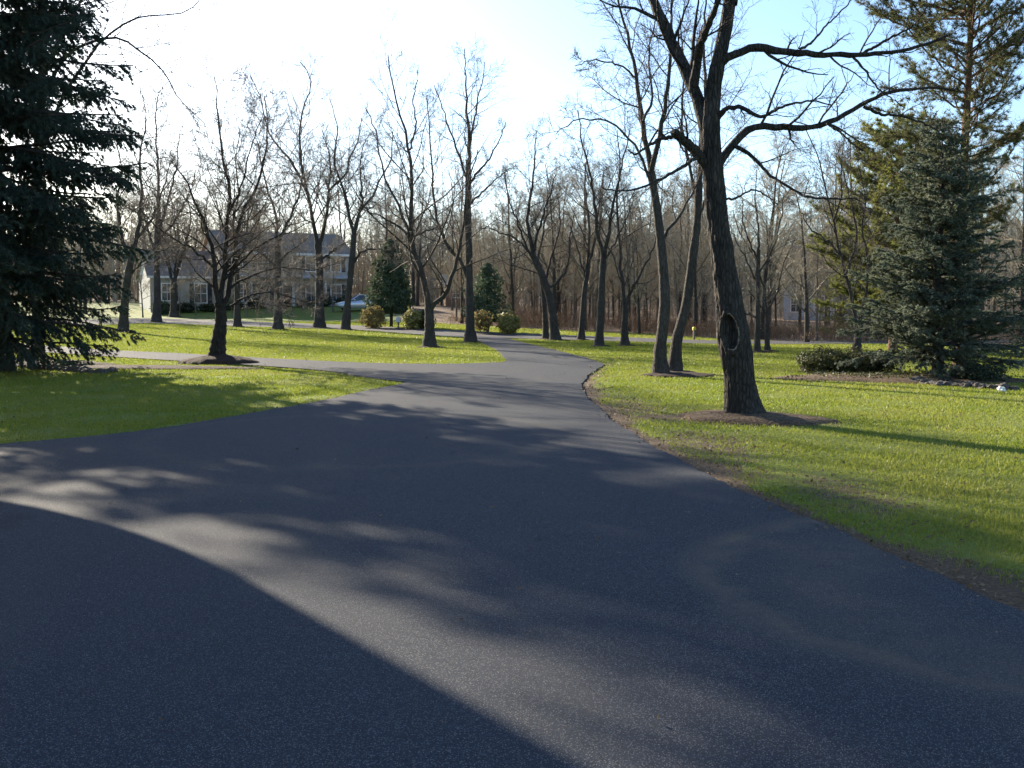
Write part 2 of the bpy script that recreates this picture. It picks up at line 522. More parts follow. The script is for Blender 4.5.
def strip(name, pairs, mat, lift, across=14, step=0.6, skirt=0.08, jitter=0.0, seed=1):
    A = np.array([p[0] for p in pairs], float); B = np.array([p[1] for p in pairs], float)
    AB = np.hstack([A, B])
    d = np.concatenate([[0], np.cumsum(np.linalg.norm(np.diff((A + B) / 2, axis=0), axis=1))])
    n = int(d[-1] / step) + 2
    c = crom(np.hstack([(A + B) / 2, AB]), n)   # smooth edges too
    A2, B2 = c[:, 2:4], c[:, 4:6]
    rs = np.random.RandomState(seed)
    if jitter:
        ph = rs.rand(4) * 9
        yy = np.arange(n) * step
        A2 = A2 + (np.sin(yy * 1.7 + ph[0]) * 0.5 + np.sin(yy * 4.1 + ph[1]) * 0.3 + rs.randn(n) * 0.35)[:, None] * jitter * np.array([1, 0.2])
        B2 = B2 + (np.sin(yy * 1.9 + ph[2]) * 0.5 + np.sin(yy * 4.7 + ph[3]) * 0.3 + rs.randn(n) * 0.3)[:, None] * jitter * np.array([1, 0.2])
    s = np.linspace(0, 1, across + 1)
    X = A2[:, None, 0] * (1 - s) + B2[:, None, 0] * s
    Y = A2[:, None, 1] * (1 - s) + B2[:, None, 1] * s
    Z = hgt(X, Y) + lift
    V = np.stack([X, Y, Z], -1)
    # skirts
    dA = (A2 - B2); dA /= np.linalg.norm(dA, axis=1)[:, None]
    La = np.concatenate([A2 + dA * 0.02, (hgt(A2[:, 0], A2[:, 1]) + lift - skirt)[:, None]], 1)
    Lb = np.concatenate([B2 - dA * 0.02, (hgt(B2[:, 0], B2[:, 1]) + lift - skirt)[:, None]], 1)
    V = np.concatenate([La[:, None], V, Lb[:, None]], 1)
    m = across + 3
    i = np.arange(n - 1)[:, None] * m + np.arange(m - 1)[None]
    F = np.stack([i, i + 1, i + m + 1, i + m], -1).reshape(-1, 4)
    o = obj_np(name, V.reshape(-1, 3), [F], mat)
    return props(o, kind='structure')

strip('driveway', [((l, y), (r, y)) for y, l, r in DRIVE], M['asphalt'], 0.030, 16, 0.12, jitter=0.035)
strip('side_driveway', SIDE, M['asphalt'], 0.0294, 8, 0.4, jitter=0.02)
strip('street', STREET, M['street'], 0.034, 6, 1.0)

# ------------------------------------------------------------------ ground sheet
WOOD = np.array([(-400, 135), (-90, 134), (-62, 116), (-40, 116), (-14, 108), (-9, 84), (-3, 75), (3, 67), (8.5, 61.5), (13, 51), (14, 47.5), (17.5, 47), (22, 46), (30, 44), (60, 36), (400, 30), (900, 900), (-900, 900)])
def grid_axis(spec):
    out = [spec[0][0]]
    for a, b, st in spec:
        n = max(1, int(round((b - a) / st)))
        out += list(np.linspace(a, b, n + 1)[1:])
    return np.array(out)
gx = grid_axis([(-1500, -300, 240), (-300, -60, 16), (-60, -20, 1.6), (-20, -9, 0.55), (-9, 12, 0.16), (12, 26, 0.6), (26, 60, 2), (60, 300, 16), (300, 1500, 240)])
gy = grid_axis([(-60, -8, 8), (-8, 3, 1), (3, 26, 0.16), (26, 60, 0.6), (60, 130, 1.6), (130, 300, 12), (300, 1600, 200)])
GX, GY = np.meshgrid(gx, gy)
fx, fy = GX.ravel(), GY.ravel()
GZ = hgt(fx, fy)
nz = np.array([noise.noise(Vector((x * 0.9, y * 0.9, 0))) for x, y in zip(fx, fy)])
nz2 = np.array([noise.noise(Vector((x * 0.28, y * 0.28, 5))) for x, y in zip(fx, fy)])
in_dr = inside(DR_POLY, fx, fy) | inside(SD_POLY, fx, fy)
GZ = GZ + np.where(in_dr, 0.0, 0.018 * nz * sstep(60, 30, fy)) - np.where(in_dr, 0.02, 0)
R_EDGE = [(r, y) for y, l, r in DRIVE]
L_EDGE = [(l, y) for y, l, r in DRIVE if y < 22]
dR = seg_dist(R_EDGE, fx, fy, False)
dL = np.minimum(seg_dist(L_EDGE, fx, fy, False), seg_dist(SD_POLY, fx, fy))
def blob(x, y, cx, cy, rx, ry):
    return np.clip(1.25 - np.hypot((x - cx) / rx, (y - cy) / ry), 0, 1)
BT = gp(742, 419)      # big tree base
def litter_at(x, y, n1):
    dr = seg_dist(R_EDGE, x, y, False); dl = np.minimum(seg_dist(L_EDGE, x, y, False), seg_dist(SD_POLY, x, y))
    near = sstep(32, 18, y)
    w = 0.30 + 0.55 * np.clip(np.sin(y * 1.3 + 0.6) * 0.5 + np.sin(y * 3.1 + x) * 0.3 + n1 * 0.8 + 0.25, 0, 1.2)
    l = np.clip(1.15 - dr / w, 0, 1) * (0.45 + 0.55 * near)
    l = np.maximum(l, np.clip(0.85 - dl / (0.16 + 0.1 * np.clip(n1, 0, 1)), 0, 1))
    l = np.maximum(l, 0.62 * blob(x, y, 2.35, 11.8, 1.0, 2.6))
    l = np.maximum(l, 0.8 * blob(x, y, BT.x - 0.7, BT.y + 0.2, 1.7, 0.9))
    l = np.maximum(l, 0.9 * blob(x, y, BT.x + 0.35, BT.y - 0.4, 1.3, 0.8))
    l = np.maximum(l, 0.55 * blob(x, y, 2.9, 8.6, 0.8, 1.9))
    l = np.maximum(l, 0.6 * blob(x, y, 2.0, 16.5, 0.7, 3.5))
    return l
lit = litter_at(fx, fy, nz)
wood = np.clip(0.5 + np.where(inside(WOOD, fx, fy), 1, -1) * seg_dist(WOOD, fx, fy) / 1.5 + nz * 0.6, 0, 1)
nx_, ny_ = len(gx), len(gy)
ii = (np.arange(ny_ - 1)[:, None] * nx_ + np.arange(nx_ - 1)[None]).ravel()
GF = np.stack([ii, ii + 1, ii + nx_ + 1, ii + nx_], 1)
o = obj_np('ground', np.stack([fx, fy, GZ], 1), [GF], M['lawn'], smooth=True, attrs={'litter': lit, 'wood': wood})
props(o, kind='structure')

# mulch beds (low mounds on the ground)
def mound(name, cx, cy, rx, ry, h, rot=0.0, seed=0, mat='mulch', kind='structure'):
    na, nr = 56, 9
    V = []
    c, s = math.cos(rot), math.sin(rot)
    for j in range(nr + 1):
        q = j / nr
        for i in range(na):
            a = 2 * math.pi * i / na
            k = 1 + 0.22 * noise.noise(Vector((math.cos(a) * 1.6, math.sin(a) * 1.6, seed * 3.7)))
            k += 0.09 * noise.noise(Vector((math.cos(a) * 7, math.sin(a) * 7, seed * 1.7)))
            u, v = rx * q * k * math.cos(a), ry * q * k * math.sin(a)
            x, y = cx + u * c - v * s, cy + u * s + v * c
            z = h * (1 - q ** 2.2) + 0.02 - (0.05 if j == nr else 0)
            z += 0.035 * noise.noise(Vector((x * 5, y * 5, seed))) * (1 if j < nr else 0) * min(1, h * 8)
            V.append((x, y, H(x, y) + z))
    F = []
    for j in range(nr):
        for i in range(na):
            F.append((j * na + i, j * na + (i + 1) % na, (j + 1) * na + (i + 1) % na, (j + 1) * na + i))
    o = obj_np(name, V, [np.array(F)], M[mat], smooth=True)
    return props(o, kind=kind)
BEDS = []
BASES = []
def bed(cx, cy, rx, ry, h, rot=0.0, seed=0, mat='mulch'):
    BEDS.append((cx, cy, rx, ry, rot))
    mound('mulch_bed', cx, cy, rx, ry, h, rot, seed, mat)
def in_beds(x, y, k=1.0):
    r = np.zeros(np.shape(x), bool)
    for cx, cy, rx, ry, rot in BEDS:
        c, s = math.cos(-rot), math.sin(-rot)
        u = (x - cx) * c - (y - cy) * s; v = (x - cx) * s + (y - cy) * c
        r |= (u / rx) ** 2 + (v / ry) ** 2 < k
    return r

# ------------------------------------------------------------------ tubes
def nrm(v):
    return v / np.maximum(np.linalg.norm(v, axis=-1, keepdims=True), 1e-9)

class Tubes:
    def __init__(self): self.items = []
    def add(self, P, R, sides, mi=0):
        """P (k,n,3), R (k,n)"""
        P = np.asarray(P, float); R = np.asarray(R, float)
        if P.ndim == 2: P = P[None]; R = R[None]
        if len(P): self.items.append((P, R, sides, mi))
        return self
    def arrays(self):
        Vs, Fs, off = [], [], 0
        for P, R, sides, mi_ in self.items:
            k, n, _ = P.shape
            T = nrm(np.gradient(P, axis=1))
            D = np.abs(P[:, -1] - P[:, 0])
            ref = np.eye(3)[np.argmin(D, axis=1)][:, None, :]
            u = nrm(np.cross(T, np.broadcast_to(ref, T.shape))); v = np.cross(T, u)
            a = np.linspace(0, 2 * math.pi, sides, endpoint=False)
            ring = P[:, :, None] + R[:, :, None, None] * (np.cos(a)[None, None, :, None] * u[:, :, None] + np.sin(a)[None, None, :, None] * v[:, :, None])
            Vs.append(ring.reshape(-1, 3))
            base = off + (np.arange(k)[:, None, None] * n + np.arange(n - 1)[None, :, None]) * sides
            j = np.arange(sides)[None, None]; j2 = (j + 1) % sides
            F = np.stack([base + j, base + j2, base + sides + j2, base + sides + j], -1).reshape(-1, 4)
            Fs.append(F); off += k * n * sides
        return np.concatenate(Vs), Fs
    def build(self, name, mat, parent=None, origin=None, smooth=True):
        V, F = self.arrays()
        mi = None
        if isinstance(mat, (list, tuple)):
            mi = np.concatenate([np.full(len(f), it[3]) for f, it in zip(F, self.items)])
        return obj_np(name, V, F, mat, parent, origin, smooth, None, mi)

def kids(P, R, m, t0, t1, ratio, ang, n, up, wand, rk, rmin, rs, lmin=0.12, lfix=None):
    P = np.asarray(P); R = np.asarray(R)
    k, np_, _ = P.shape
    L = np.linalg.norm(np.diff(P, axis=1), axis=2).sum(1)
    tt = t0 + (t1 - t0) * (np.arange(m)[None] + rs.rand(k, m)) / m
    tt = np.clip(tt, 0, 0.999)
    f = tt * (np_ - 1); i0 = f.astype(int); f = (f - i0)[..., None]
    ki = np.arange(k)[:, None]
    pos = P[ki, i0] * (1 - f) + P[ki, i0 + 1] * f
    T = nrm(P[ki, i0 + 1] - P[ki, i0])
    rad = R[ki, i0] * (1 - f[..., 0]) + R[ki, i0 + 1] * f[..., 0]
    ref = np.where(np.abs(T[..., 2:3]) > 0.9, np.array([1., 0, 0]), np.array([0, 0, 1.]))
    u = nrm(np.cross(T, ref)); v = np.cross(T, u)
    phi = (np.arange(m)[None] * 2.4 + rs.rand(k, 1) * 6.28 + rs.randn(k, m) * 0.4)[..., None]
    a = (ang + rs.randn(k, m) * 0.16)[..., None]
    d = np.cos(a) * T + np.sin(a) * (np.cos(phi) * u + np.sin(phi) * v)
    if lfix is None:
        Ln = L[:, None] * ratio * (1.2 - 0.8 * tt) * (0.55 + 0.8 * rs.rand(k, m))
    else:
        Ln = lfix * (0.55 + 0.8 * rs.rand(k, m)) * (1.15 - 0.5 * tt)
    Ln = np.maximum(Ln, lmin)
    d = d.reshape(-1, 3); p = pos.reshape(-1, 3); Ln = Ln.reshape(-1)
    out = [p]
    for s in range(n - 1):
        d = d + rs.randn(*d.shape) * wand
        d[:, 2] += up
        d = nrm(d)
        p = p + d * (Ln / (n - 1))[:, None]
        out.append(p)
    P2 = np.stack(out, 1)
    P2[:, :, 2] = np.maximum(P2[:, :, 2], 0.25)
    r0 = np.maximum(np.minimum(rad.reshape(-1) * rk, Ln * 0.03 + 0.002), rmin)
    R2 = np.maximum(r0[:, None] * np.linspace(1, 0.25, n)[None], rmin * 0.6)
    return P2, R2

# ------------------------------------------------------------------ bare trees drawn stem by stem
def stem_world(pts, Y0, dy, n, ys=0.0):
    """px outline at distance Y0, drifting dy metres in depth towards its end"""
    m = len(pts)
    W = []
    for i, q in enumerate(pts):
        s = i / (m - 1)
        W.append(at(q[0], q[1], Y0 + ys + dy * s ** 1.2))
    return crom(np.array([tuple(w) for w in W]), n)

def bare_tree(base_px, trunk, limbs, label, group, w0, w1, bark='bark', seed=0, dens=1.25, ltw=1.0, cat='tree', name='bare_tree', Yset=None, twig='twig', flare=1.75, mulch=True):
    B = gp(*base_px) if Yset is None else Vector(((base_px[0] - 512) / FOC * Yset, Yset, 0))
    B.z = H(B.x, B.y)
    Y = B.y
    k = Y / FOC / 2
    rs = np.random.RandomState(seed)
    root = empty(name, B, label, cat, group)
    if mulch: BASES.append((B.x, B.y, 0.30 + w0 * k * 1.5, seed))
    org = np.array(B)
    tp = [base_px] + list(trunk)
    P = stem_world(tp, Y, 0.3 * rs.randn() * 0.5, 26)
    P[0, 2] = B.z - 0.12
    s = np.linspace(0, 1, 26)
    Rr = 0.86 * k * (w0 * (1 - s) + w1 * s)
    Rr = Rr * (1 + (flare - 1) * np.exp(-((P[:, 2] - B.z).clip(0)) / (0.28 + w0 * k * 0.9)))
    Rr = Rr * (1 + 0.05 * rs.randn(26))
    Tubes().add(P, Rr, 14).build('trunk', M[bark], root, org)
    # the limbs
    for li, lb in enumerate(limbs):
        pts, a0, a1, dy = lb[:4]
        LP = stem_world(pts, Y, dy, 18)
        LP[1:-1] += rs.randn(16, 3) * 0.012 * Y * 0.05
        LR = k * 0.70 * (a1 * 1.1 + (a0 - a1) * np.linspace(1, 0, 18) ** 1.25)
        LR = np.maximum(LR, 0.006)
        P1, R1 = LP[None], LR[None]
        L = np.linalg.norm(np.diff(LP, axis=0), axis=1).sum()
        m1 = max(5, int(L * 1.7 * dens))
        P2, R2 = kids(P1, R1, m1, 0.10, 0.99, 0.42 * ltw, 0.8, 9, 0.03, 0.14, 0.40, 0.0072, rs)
        P3, R3 = kids(P2, R2, max(6, int(8 * dens)), 0.12, 1.0, 0.48, 0.78, 6, 0.02, 0.16, 0.55, 0.0056, rs)
        P4, R4 = kids(P3, R3, max(4, int(5.4 * dens)), 0.1, 1.0, 0.55, 0.75, 4, 0.015, 0.18, 0.7, 0.005, rs)
        Tubes().add(P1, R1, 9).add(P2, R2, 5).add(P3, R3, 3, 1).add(P4, R4, 3, 1).build('limb', [M[bark], M[twig]], root, org)
    return root, B

# --- the big old tree on the right lawn, built ring by ring -----------------
def big_tree():
    B = BT.copy()
    Y = B.y
    k = Y / FOC / 2
    rs = np.random.RandomState(5)
    root = empty('old_tree', B, 'thick dark bare tree with an oval hollow in its trunk beside the driveway', 'tree', 'bare trees on the lawn')
    org = np.array(B)
    tp = [(743, 424), (742, 412), (739.5, 385), (735, 345), (728, 295), (721, 245), (716, 205), (712.5, 165), (710.5, 128), (713, 92), (718.5, 62), (725, 30), (729, 2), (731, -40), (736, -95), (734, -150)]
    tw = [34, 32, 29, 30, 25, 21.5, 20.5, 20, 18, 15, 13.5, 13, 12, 10, 8, 5]
    W = np.array([tuple(at(p[0], p[1], Y)) + (w * k,) for p, w in zip(tp, tw)])
    n, sd = 330, 72
    C = crom(W, n)
    P, Rr = C[:, :3], C[:, 3]
    P[0, 2] -= 0.1
    T = nrm(np.gradient(P, axis=0))
    u = nrm(np.cross(np.array([0., 1., 0.])[None].repeat(n, 0), T)); v = np.cross(T, u)    # u ~ picture right, v ~ away
    a = np.linspace(0, 2 * math.pi, sd, endpoint=False)
    V = np.zeros((n, sd, 3))
    hz = at(727, 331, Y).z
    for i in range(n):
        zz = P[i, 2] - B.z
        for j in range(sd):
            ca, sa = math.cos(a[j]), math.sin(a[j])
            r = Rr[i]
            lobes = 1 + 0.32 * math.exp(-max(zz, 0) / 0.22) * (0.55 + 0.45 * math.sin(a[j] * 4 + 1.2 + 0.8 * math.sin(a[j])))
            if ca > 0: lobes += 0.35 * ca * math.exp(-max(zz, 0) / 0.25)
            r *= lobes
            rid = noise.noise(Vector((ca * 5.5, sa * 5.5, zz * 2.6))) * 0.020 + noise.noise(Vector((ca * 13, sa * 13, zz * 7))) * 0.012
            r += rid * min(1, Rr[i] / 0.17)
            r *= 1 + 0.10 * math.exp(-((P[i, 2] - hz) / 0.3) ** 2) * (1.0 if ca < 0.3 else 0.4)
            r *= 1 + 0.05 * noise.noise(Vector((ca, sa, zz * 1.1 + 7)))
            # the hollow: faces the camera (v = -1), a little to the left
            ang = math.atan2(ca, -sa) + 0.40         # 0 = towards camera
            e = math.hypot(ang / 0.50, (P[i, 2] - hz) / 0.25)
            if e < 1.0 and sa < 0.3:
                r -= 0.15 * (1 - e ** 3) ** 0.6
            elif e < 1.45 and sa < 0.3:
                r += 0.028 * (1 - abs(e - 1.15) / 0.35)
            V[i, j] = P[i] + r * (ca * u[i] + sa * v[i])
    ii = np.arange(n - 1)[:, None] * sd + np.arange(sd)[None]
    jj = np.arange(n - 1)[:, None] * sd + (np.arange(sd)[None] + 1) % sd
    F = np.stack([ii, jj, jj + sd, ii + sd], -1).reshape(-1, 4)
    tr = obj_np('trunk', V.reshape(-1, 3), [F], M['bark_old'], root, org, True)
    # rim of healed bark round the hollow
    ring = []
    for q in np.linspace(-0.25, math.pi + 0.55, 41):
        ang, dz = 0.53 * math.sin(q) - 0.40, 0.262 * math.cos(q)
        i = int(np.argmin(np.abs(P[:, 2] - (hz + dz))))
        ca, sa = math.sin(ang), -math.cos(ang)
        l = math.hypot(ca, sa); ca /= l; sa /= l
        ring.append(P[i] + (Rr[i] * 1.07 + 0.012) * (ca * u[i] + sa * v[i]))
    ring = np.array(ring)
    Tubes().add(ring, (0.004 + 0.011 * np.sin(np.linspace(0, math.pi, 41)) ** 0.7) * (1 + 0.22 * rs.randn(41)), 7).build('hollow_rim', M['callus'], tr, org)
    limbs = [
        # left leader
        ([(709, 150), (703, 116), (694, 90), (683, 65), (668, 32), (653, 2), (640, -35), (622, -80), (612, -130)], 16.3, 3.8, 1.2),
        ([(693, 92), (697, 62), (702, 42), (709, 24), (719, 0), (730, -30), (746, -70)], 10.2, 2.2, -1.6),
        # long upper right limb
        ([(717, 72), (722, 62), (733, 55), (755, 48), (775, 50), (791, 52.5), (820, 55), (845, 55), (867, 54), (900, 51), (930, 43), (952, 34)], 9.5, 2.2, -0.7),
        ([(862, 54), (878, 45), (895, 36), (914, 25), (926, 8)], 3.4, 1.1, -0.5),
        ([(800, 49), (812, 42), (827, 25), (846, 6), (860, -12)], 2.7, 0.9, 0.5),
        ([(851, 55), (866, 72), (880, 90), (905, 108)], 2.7, 0.9, 0.4),
        # long lower right limb
        ([(717, 168), (724, 156), (737, 141), (748, 130), (762, 126), (791, 128), (812, 127), (827, 123), (844, 115), (860, 106), (876, 97), (895, 91), (930, 88), (955, 90)], 8.8, 2.2, 0.9),
        ([(864, 107), (880, 114), (900, 116), (930, 126), (950, 140)], 3.4, 1.1, 0.6),
        ([(735, 146), (748, 153), (756, 160), (770, 175), (784, 184), (797, 192), (809, 197), (836, 199), (858, 200), (870, 212)], 4.1, 1.2, -1.4),
        ([(827, 123), (842, 134), (856, 146), (866, 152)], 2.7, 0.9, -0.7),
        # short mid right limb
        ([(716, 122), (724, 110), (738, 107), (752, 113), (762, 117), (774, 111), (786, 106), (810, 101), (831, 105)], 5.4, 1.1, -1.8),
        # left broken stub and thin limbs
        ([(707, 168), (699, 156), (690, 146), (683, 140), (676, 134), (675, 132.5)], 10.2, 8.2, -0.7),
        ([(680, 137), (670, 137), (661, 139), (648, 146), (636, 154), (628, 150)], 4.8, 1.2, -1.0),
        ([(706, 152), (695, 158), (682, 167), (668, 175), (650, 184), (632, 190), (615, 191), (603, 188)], 4.1, 1.0, -2.0),
        ([(722, 200), (735, 198), (752, 190), (765, 195), (778, 205)], 2.7, 0.9, 1.2),
        ([(734, 4), (742, -30), (765, -75), (790, -120)], 6.1, 1.9, 1.0),
        ([(728, 14), (741, -30), (770, -60), (812, -84), (850, -110)], 5.4, 1.5, -1.5),
    ]
    for li, (pts, a0, a1, dy) in enumerate(limbs):
        LP = stem_world(pts, Y, dy, 30)
        LP[2:-1] += rs.randn(27, 3) * 0.006
        LR = k * (a1 + (a0 - a1) * np.linspace(1, 0, 30) ** 1.15) * (1 + 0.06 * rs.randn(30))
        if li == 11: LR[-1] = 0.01; LR[-2] *= 0.8
        lb = Tubes().add(LP, LR, 12)
        L = np.linalg.norm(np.diff(LP, axis=0), axis=1).sum()
        if li == 11:
            P2, R2 = kids(LP[None], LR[None], 3, 0.4, 0.9, 0.8, 0.9, 7, 0.1, 0.2, 0.3, 0.005, rs)
        else:
            P2, R2 = kids(LP[None], LR[None], max(5, int(L * 3.0)), 0.2, 0.99, 0.26, 0.85, 8, 0.05, 0.17, 0.45, 0.0042, rs)
        P3, R3 = kids(P2, R2, 6, 0.15, 1.0, 0.45, 0.75, 5, 0.02, 0.2, 0.6, 0.003, rs)
        P4, R4 = kids(P3, R3, 3, 0.2, 1.0, 0.5, 0.7, 4, 0.0, 0.22, 0.7, 0.0024, rs)
        lb.add(P2, R2, 5).add(P3, R3, 3).add(P4, R4, 3).build('limb', M['bark_old'], root, org)
big_tree()
bed(BT.x + 0.10, BT.y - 0.05, 1.2, 0.75, 0.09, -0.5, 3, 'leaf_mulch')

LAWN = 'bare trees on the lawn'
# pair by the drive bend
_, p1 = bare_tree((661, 375.5), [(660, 352), (663, 325), (664.5, 295), (662, 255), (657, 210), (651, 172)],
    [([(652, 178), (648, 155), (642, 117), (633, 59), (618, 0), (612, -40)], 9, 2, 1.0),
     ([(651, 172), (657, 149), (665, 105), (670, 59), (672, 0), (676, -50)], 8, 2, -1.0),
     ([(663, 240), (672, 225), (683, 211), (698, 181), (706, 160)], 5, 1.5, 0.8),
     ([(655, 196), (646, 168), (630, 138), (611, 123), (585, 119), (565, 126), (556, 134)], 5, 1, -1.2),
     ([(643, 122), (652, 95), (648, 60), (655, 20), (660, -20)], 4, 1.2, 1.5),
     ([(636, 78), (620, 66), (596, 60), (575, 66)], 3, 1, -1.5)],
    'left trunk of the dark bare pair standing right of the drive bend', LAWN, 13.5, 9.5, seed=21)
_, p2 = bare_tree((674.5, 373), [(677, 340), (686, 305), (692, 262), (697, 222), (699, 182)],
    [([(699, 186), (701, 140), (706, 95), (703, 40), (708, -20)], 8, 2, 1.5),
     ([(698, 205), (690, 170), (682, 120), (684, 70), (680, 20)], 5, 1.5, 2.0),
     ([(698, 215), (712, 185), (730, 150), (745, 130)], 4, 1.2, 2.0)],
    'leaning right trunk of the dark bare pair beyond the hollow tree', LAWN, 12.5, 8.5, seed=22)
bed(p1.x + 0.4, p1.y - 0.1, 0.95, 0.75, 0.07, 0, 5)
# cluster beyond the drive bend
bare_tree((625, 346), [(624.5, 325), (625.5, 308)],
    [([(625, 312), (622, 289), (620, 246), (617, 205), (620, 165), (617, 130)], 6.5, 1.2, 0.8),
     ([(625.5, 311), (630, 292), (637, 280), (644, 268), (654, 246), (656, 226)], 5.5, 1.2, -0.8)],
    'forked slim bare tree left of the dark pair, low right branch', LAWN, 7.5, 7, seed=23)
bare_tree((599, 346.5), [(601, 300), (602.5, 270), (604, 250)],
    [([(603, 256), (598, 237), (594, 195), (583, 142), (578, 110)], 6, 1.3, 0.8),
     ([(604, 252), (608, 238), (613, 205), (622, 165), (630, 130)], 6, 1.3, -0.8),
     ([(604, 262), (616, 240), (628, 215), (634, 196)], 3.5, 1, 0.8)],
    'straight bare tree nearest the drive edge at the bend, forking high', LAWN, 8.5, 7, seed=24)
bare_tree((555.5, 340.5), [(551, 305), (545, 283), (539, 268), (532, 253)],
    [([(534, 256), (528, 225), (531, 190), (534, 165), (536, 130)], 6, 1.3, 0.8),
     ([(537, 263), (522, 244), (512, 236), (500, 232), (490, 228)], 4.5, 1.2, -0.8),
     ([(547, 289), (555, 283), (563, 275), (569, 255), (570, 238), (574, 215)], 4.5, 1.2, 0.6),
     ([(533, 254), (540, 225), (548, 200), (556, 175)], 4.5, 1.2, -1.2),
     ([(540, 268), (528, 250), (518, 225), (508, 195), (505, 175)], 4, 1.2, 0.9)],
    'left leaning crooked bare tree with wide crown beyond the drive bend', LAWN, 9.5, 7.5, seed=25, dens=1.4)
bare_tree((546, 339.5), [(544.5, 310), (543, 285)],
    [([(543, 292), (538, 262), (545, 225), (548, 190)], 5, 1.2, 1.2),
     ([(543, 288), (552, 255), (560, 225), (558, 195)], 4, 1.2, 1.6)],
    'slim dark trunk just behind the left leaning crooked tree', LAWN, 6, 5.5, seed=26)
bare_tree((581, 340.5), [(584, 295), (588, 270)],
    [([(588, 275), (589, 232), (585, 191), (588, 150)], 5, 1.2, 0.8),
     ([(588, 272), (596, 235), (600, 200), (604, 170)], 4, 1.2, -0.8),
     ([(586, 282), (578, 250), (570, 225)], 3.5, 1, 0.6)],
    'thin bare tree between the crooked tree and the straight one', LAWN, 6.5, 5.5, seed=27)
# two centre trees
bare_tree((429.5, 347.5), [(429.5, 325), (429, 306)],
    [([(429, 312), (425, 285), (419, 265), (411, 240), (411, 205), (412, 186), (410, 160), (407, 135), (398, 111), (391, 73), (388, 55)], 9.5, 1.4, 0.8),
     ([(430, 311), (438, 300), (447, 290), (458, 257), (464, 222), (467, 190), (478, 150)], 7, 1.4, -0.8),
     ([(413, 244), (401, 228), (392, 223), (380, 216), (368, 212), (358, 206)], 4.5, 1.2, -0.7),
     ([(411, 238), (398, 205), (387, 182), (379, 152), (376, 130), (366, 110)], 4.5, 1.2, 0.8),
     ([(412, 236), (424, 232), (440, 226), (452, 220)], 3.5, 1, 1.0),
     ([(409, 150), (416, 125), (413, 100), (418, 80)], 3, 1, -1.2)],
    'bare tree forking low into a wide Y, left of the drive centre', LAWN, 11.5, 10, seed=28)
bare_tree((470.5, 342.5), [(469.5, 300), (469, 257), (468, 207), (468.5, 160)],
    [([(468.5, 170), (469, 144), (467, 102), (465.5, 75), (465, 48)], 6, 1, 0.4),
     ([(468, 280), (462, 264), (448, 248), (438, 222), (434, 195), (432, 165), (429, 123), (427, 95)], 5.5, 1.2, 0.9),
     ([(468.5, 186), (478, 172), (487, 161), (497, 144), (506, 122)], 4, 1, -0.9),
     ([(468.5, 180), (462, 165), (453, 140), (443, 110), (434, 85)], 4, 1, -0.7),
     ([(469, 150), (475, 115), (481, 85), (485, 62)], 3.5, 1, 0.9),
     ([(468, 205), (480, 195), (496, 180), (510, 168)], 3.5, 1, 1.2)],
    'tall straight bare tree at the left edge of the distant drive', LAWN, 10, 6, seed=29)
# mulch tree by the side drive
_, p3 = bare_tree((216.5, 363.5), [(218, 345), (221, 320), (220, 303)],
    [([(220, 308), (216, 285), (212, 250), (204, 224), (197, 205), (186, 180), (170, 160)], 9, 1.3, -1.0),
     ([(220, 306), (222, 280), (226, 250), (228, 215), (229, 189), (222, 150), (217, 100), (214, 76)], 8, 1.2, 0.5),
     ([(221, 308), (228, 292), (234, 262), (237, 230), (247, 205), (257, 188), (266, 150), (268, 120), (264, 95)], 8, 1.2, 0.9),
     ([(224, 280), (240, 262), (262, 244), (290, 232), (310, 222)], 4, 1, 1.0),
     ([(214, 268), (196, 252), (176, 240), (152, 222), (140, 208)], 4, 1, -1.0),
     ([(219, 318), (240, 300), (268, 292), (300, 300), (318, 304)], 3.6, 1, -0.9),
     ([(229, 290), (250, 276), (280, 268), (312, 270), (336, 264)], 3.6, 1, 0.4),
     ([(228, 215), (240, 190), (250, 150), (262, 118)], 3.4, 1, -0.8)],
    'spreading dark bare tree rising from a mulch mound by the side drive', LAWN, 15.5, 12, seed=30, dens=1.7, bark='bark_old', twig='twig_mid')
bed(p3.x + 0.15, p3.y - 0.1, 1.25, 0.9, 0.24, 0.1, 7)
ROW = 'row of bare trees before the street on the left'
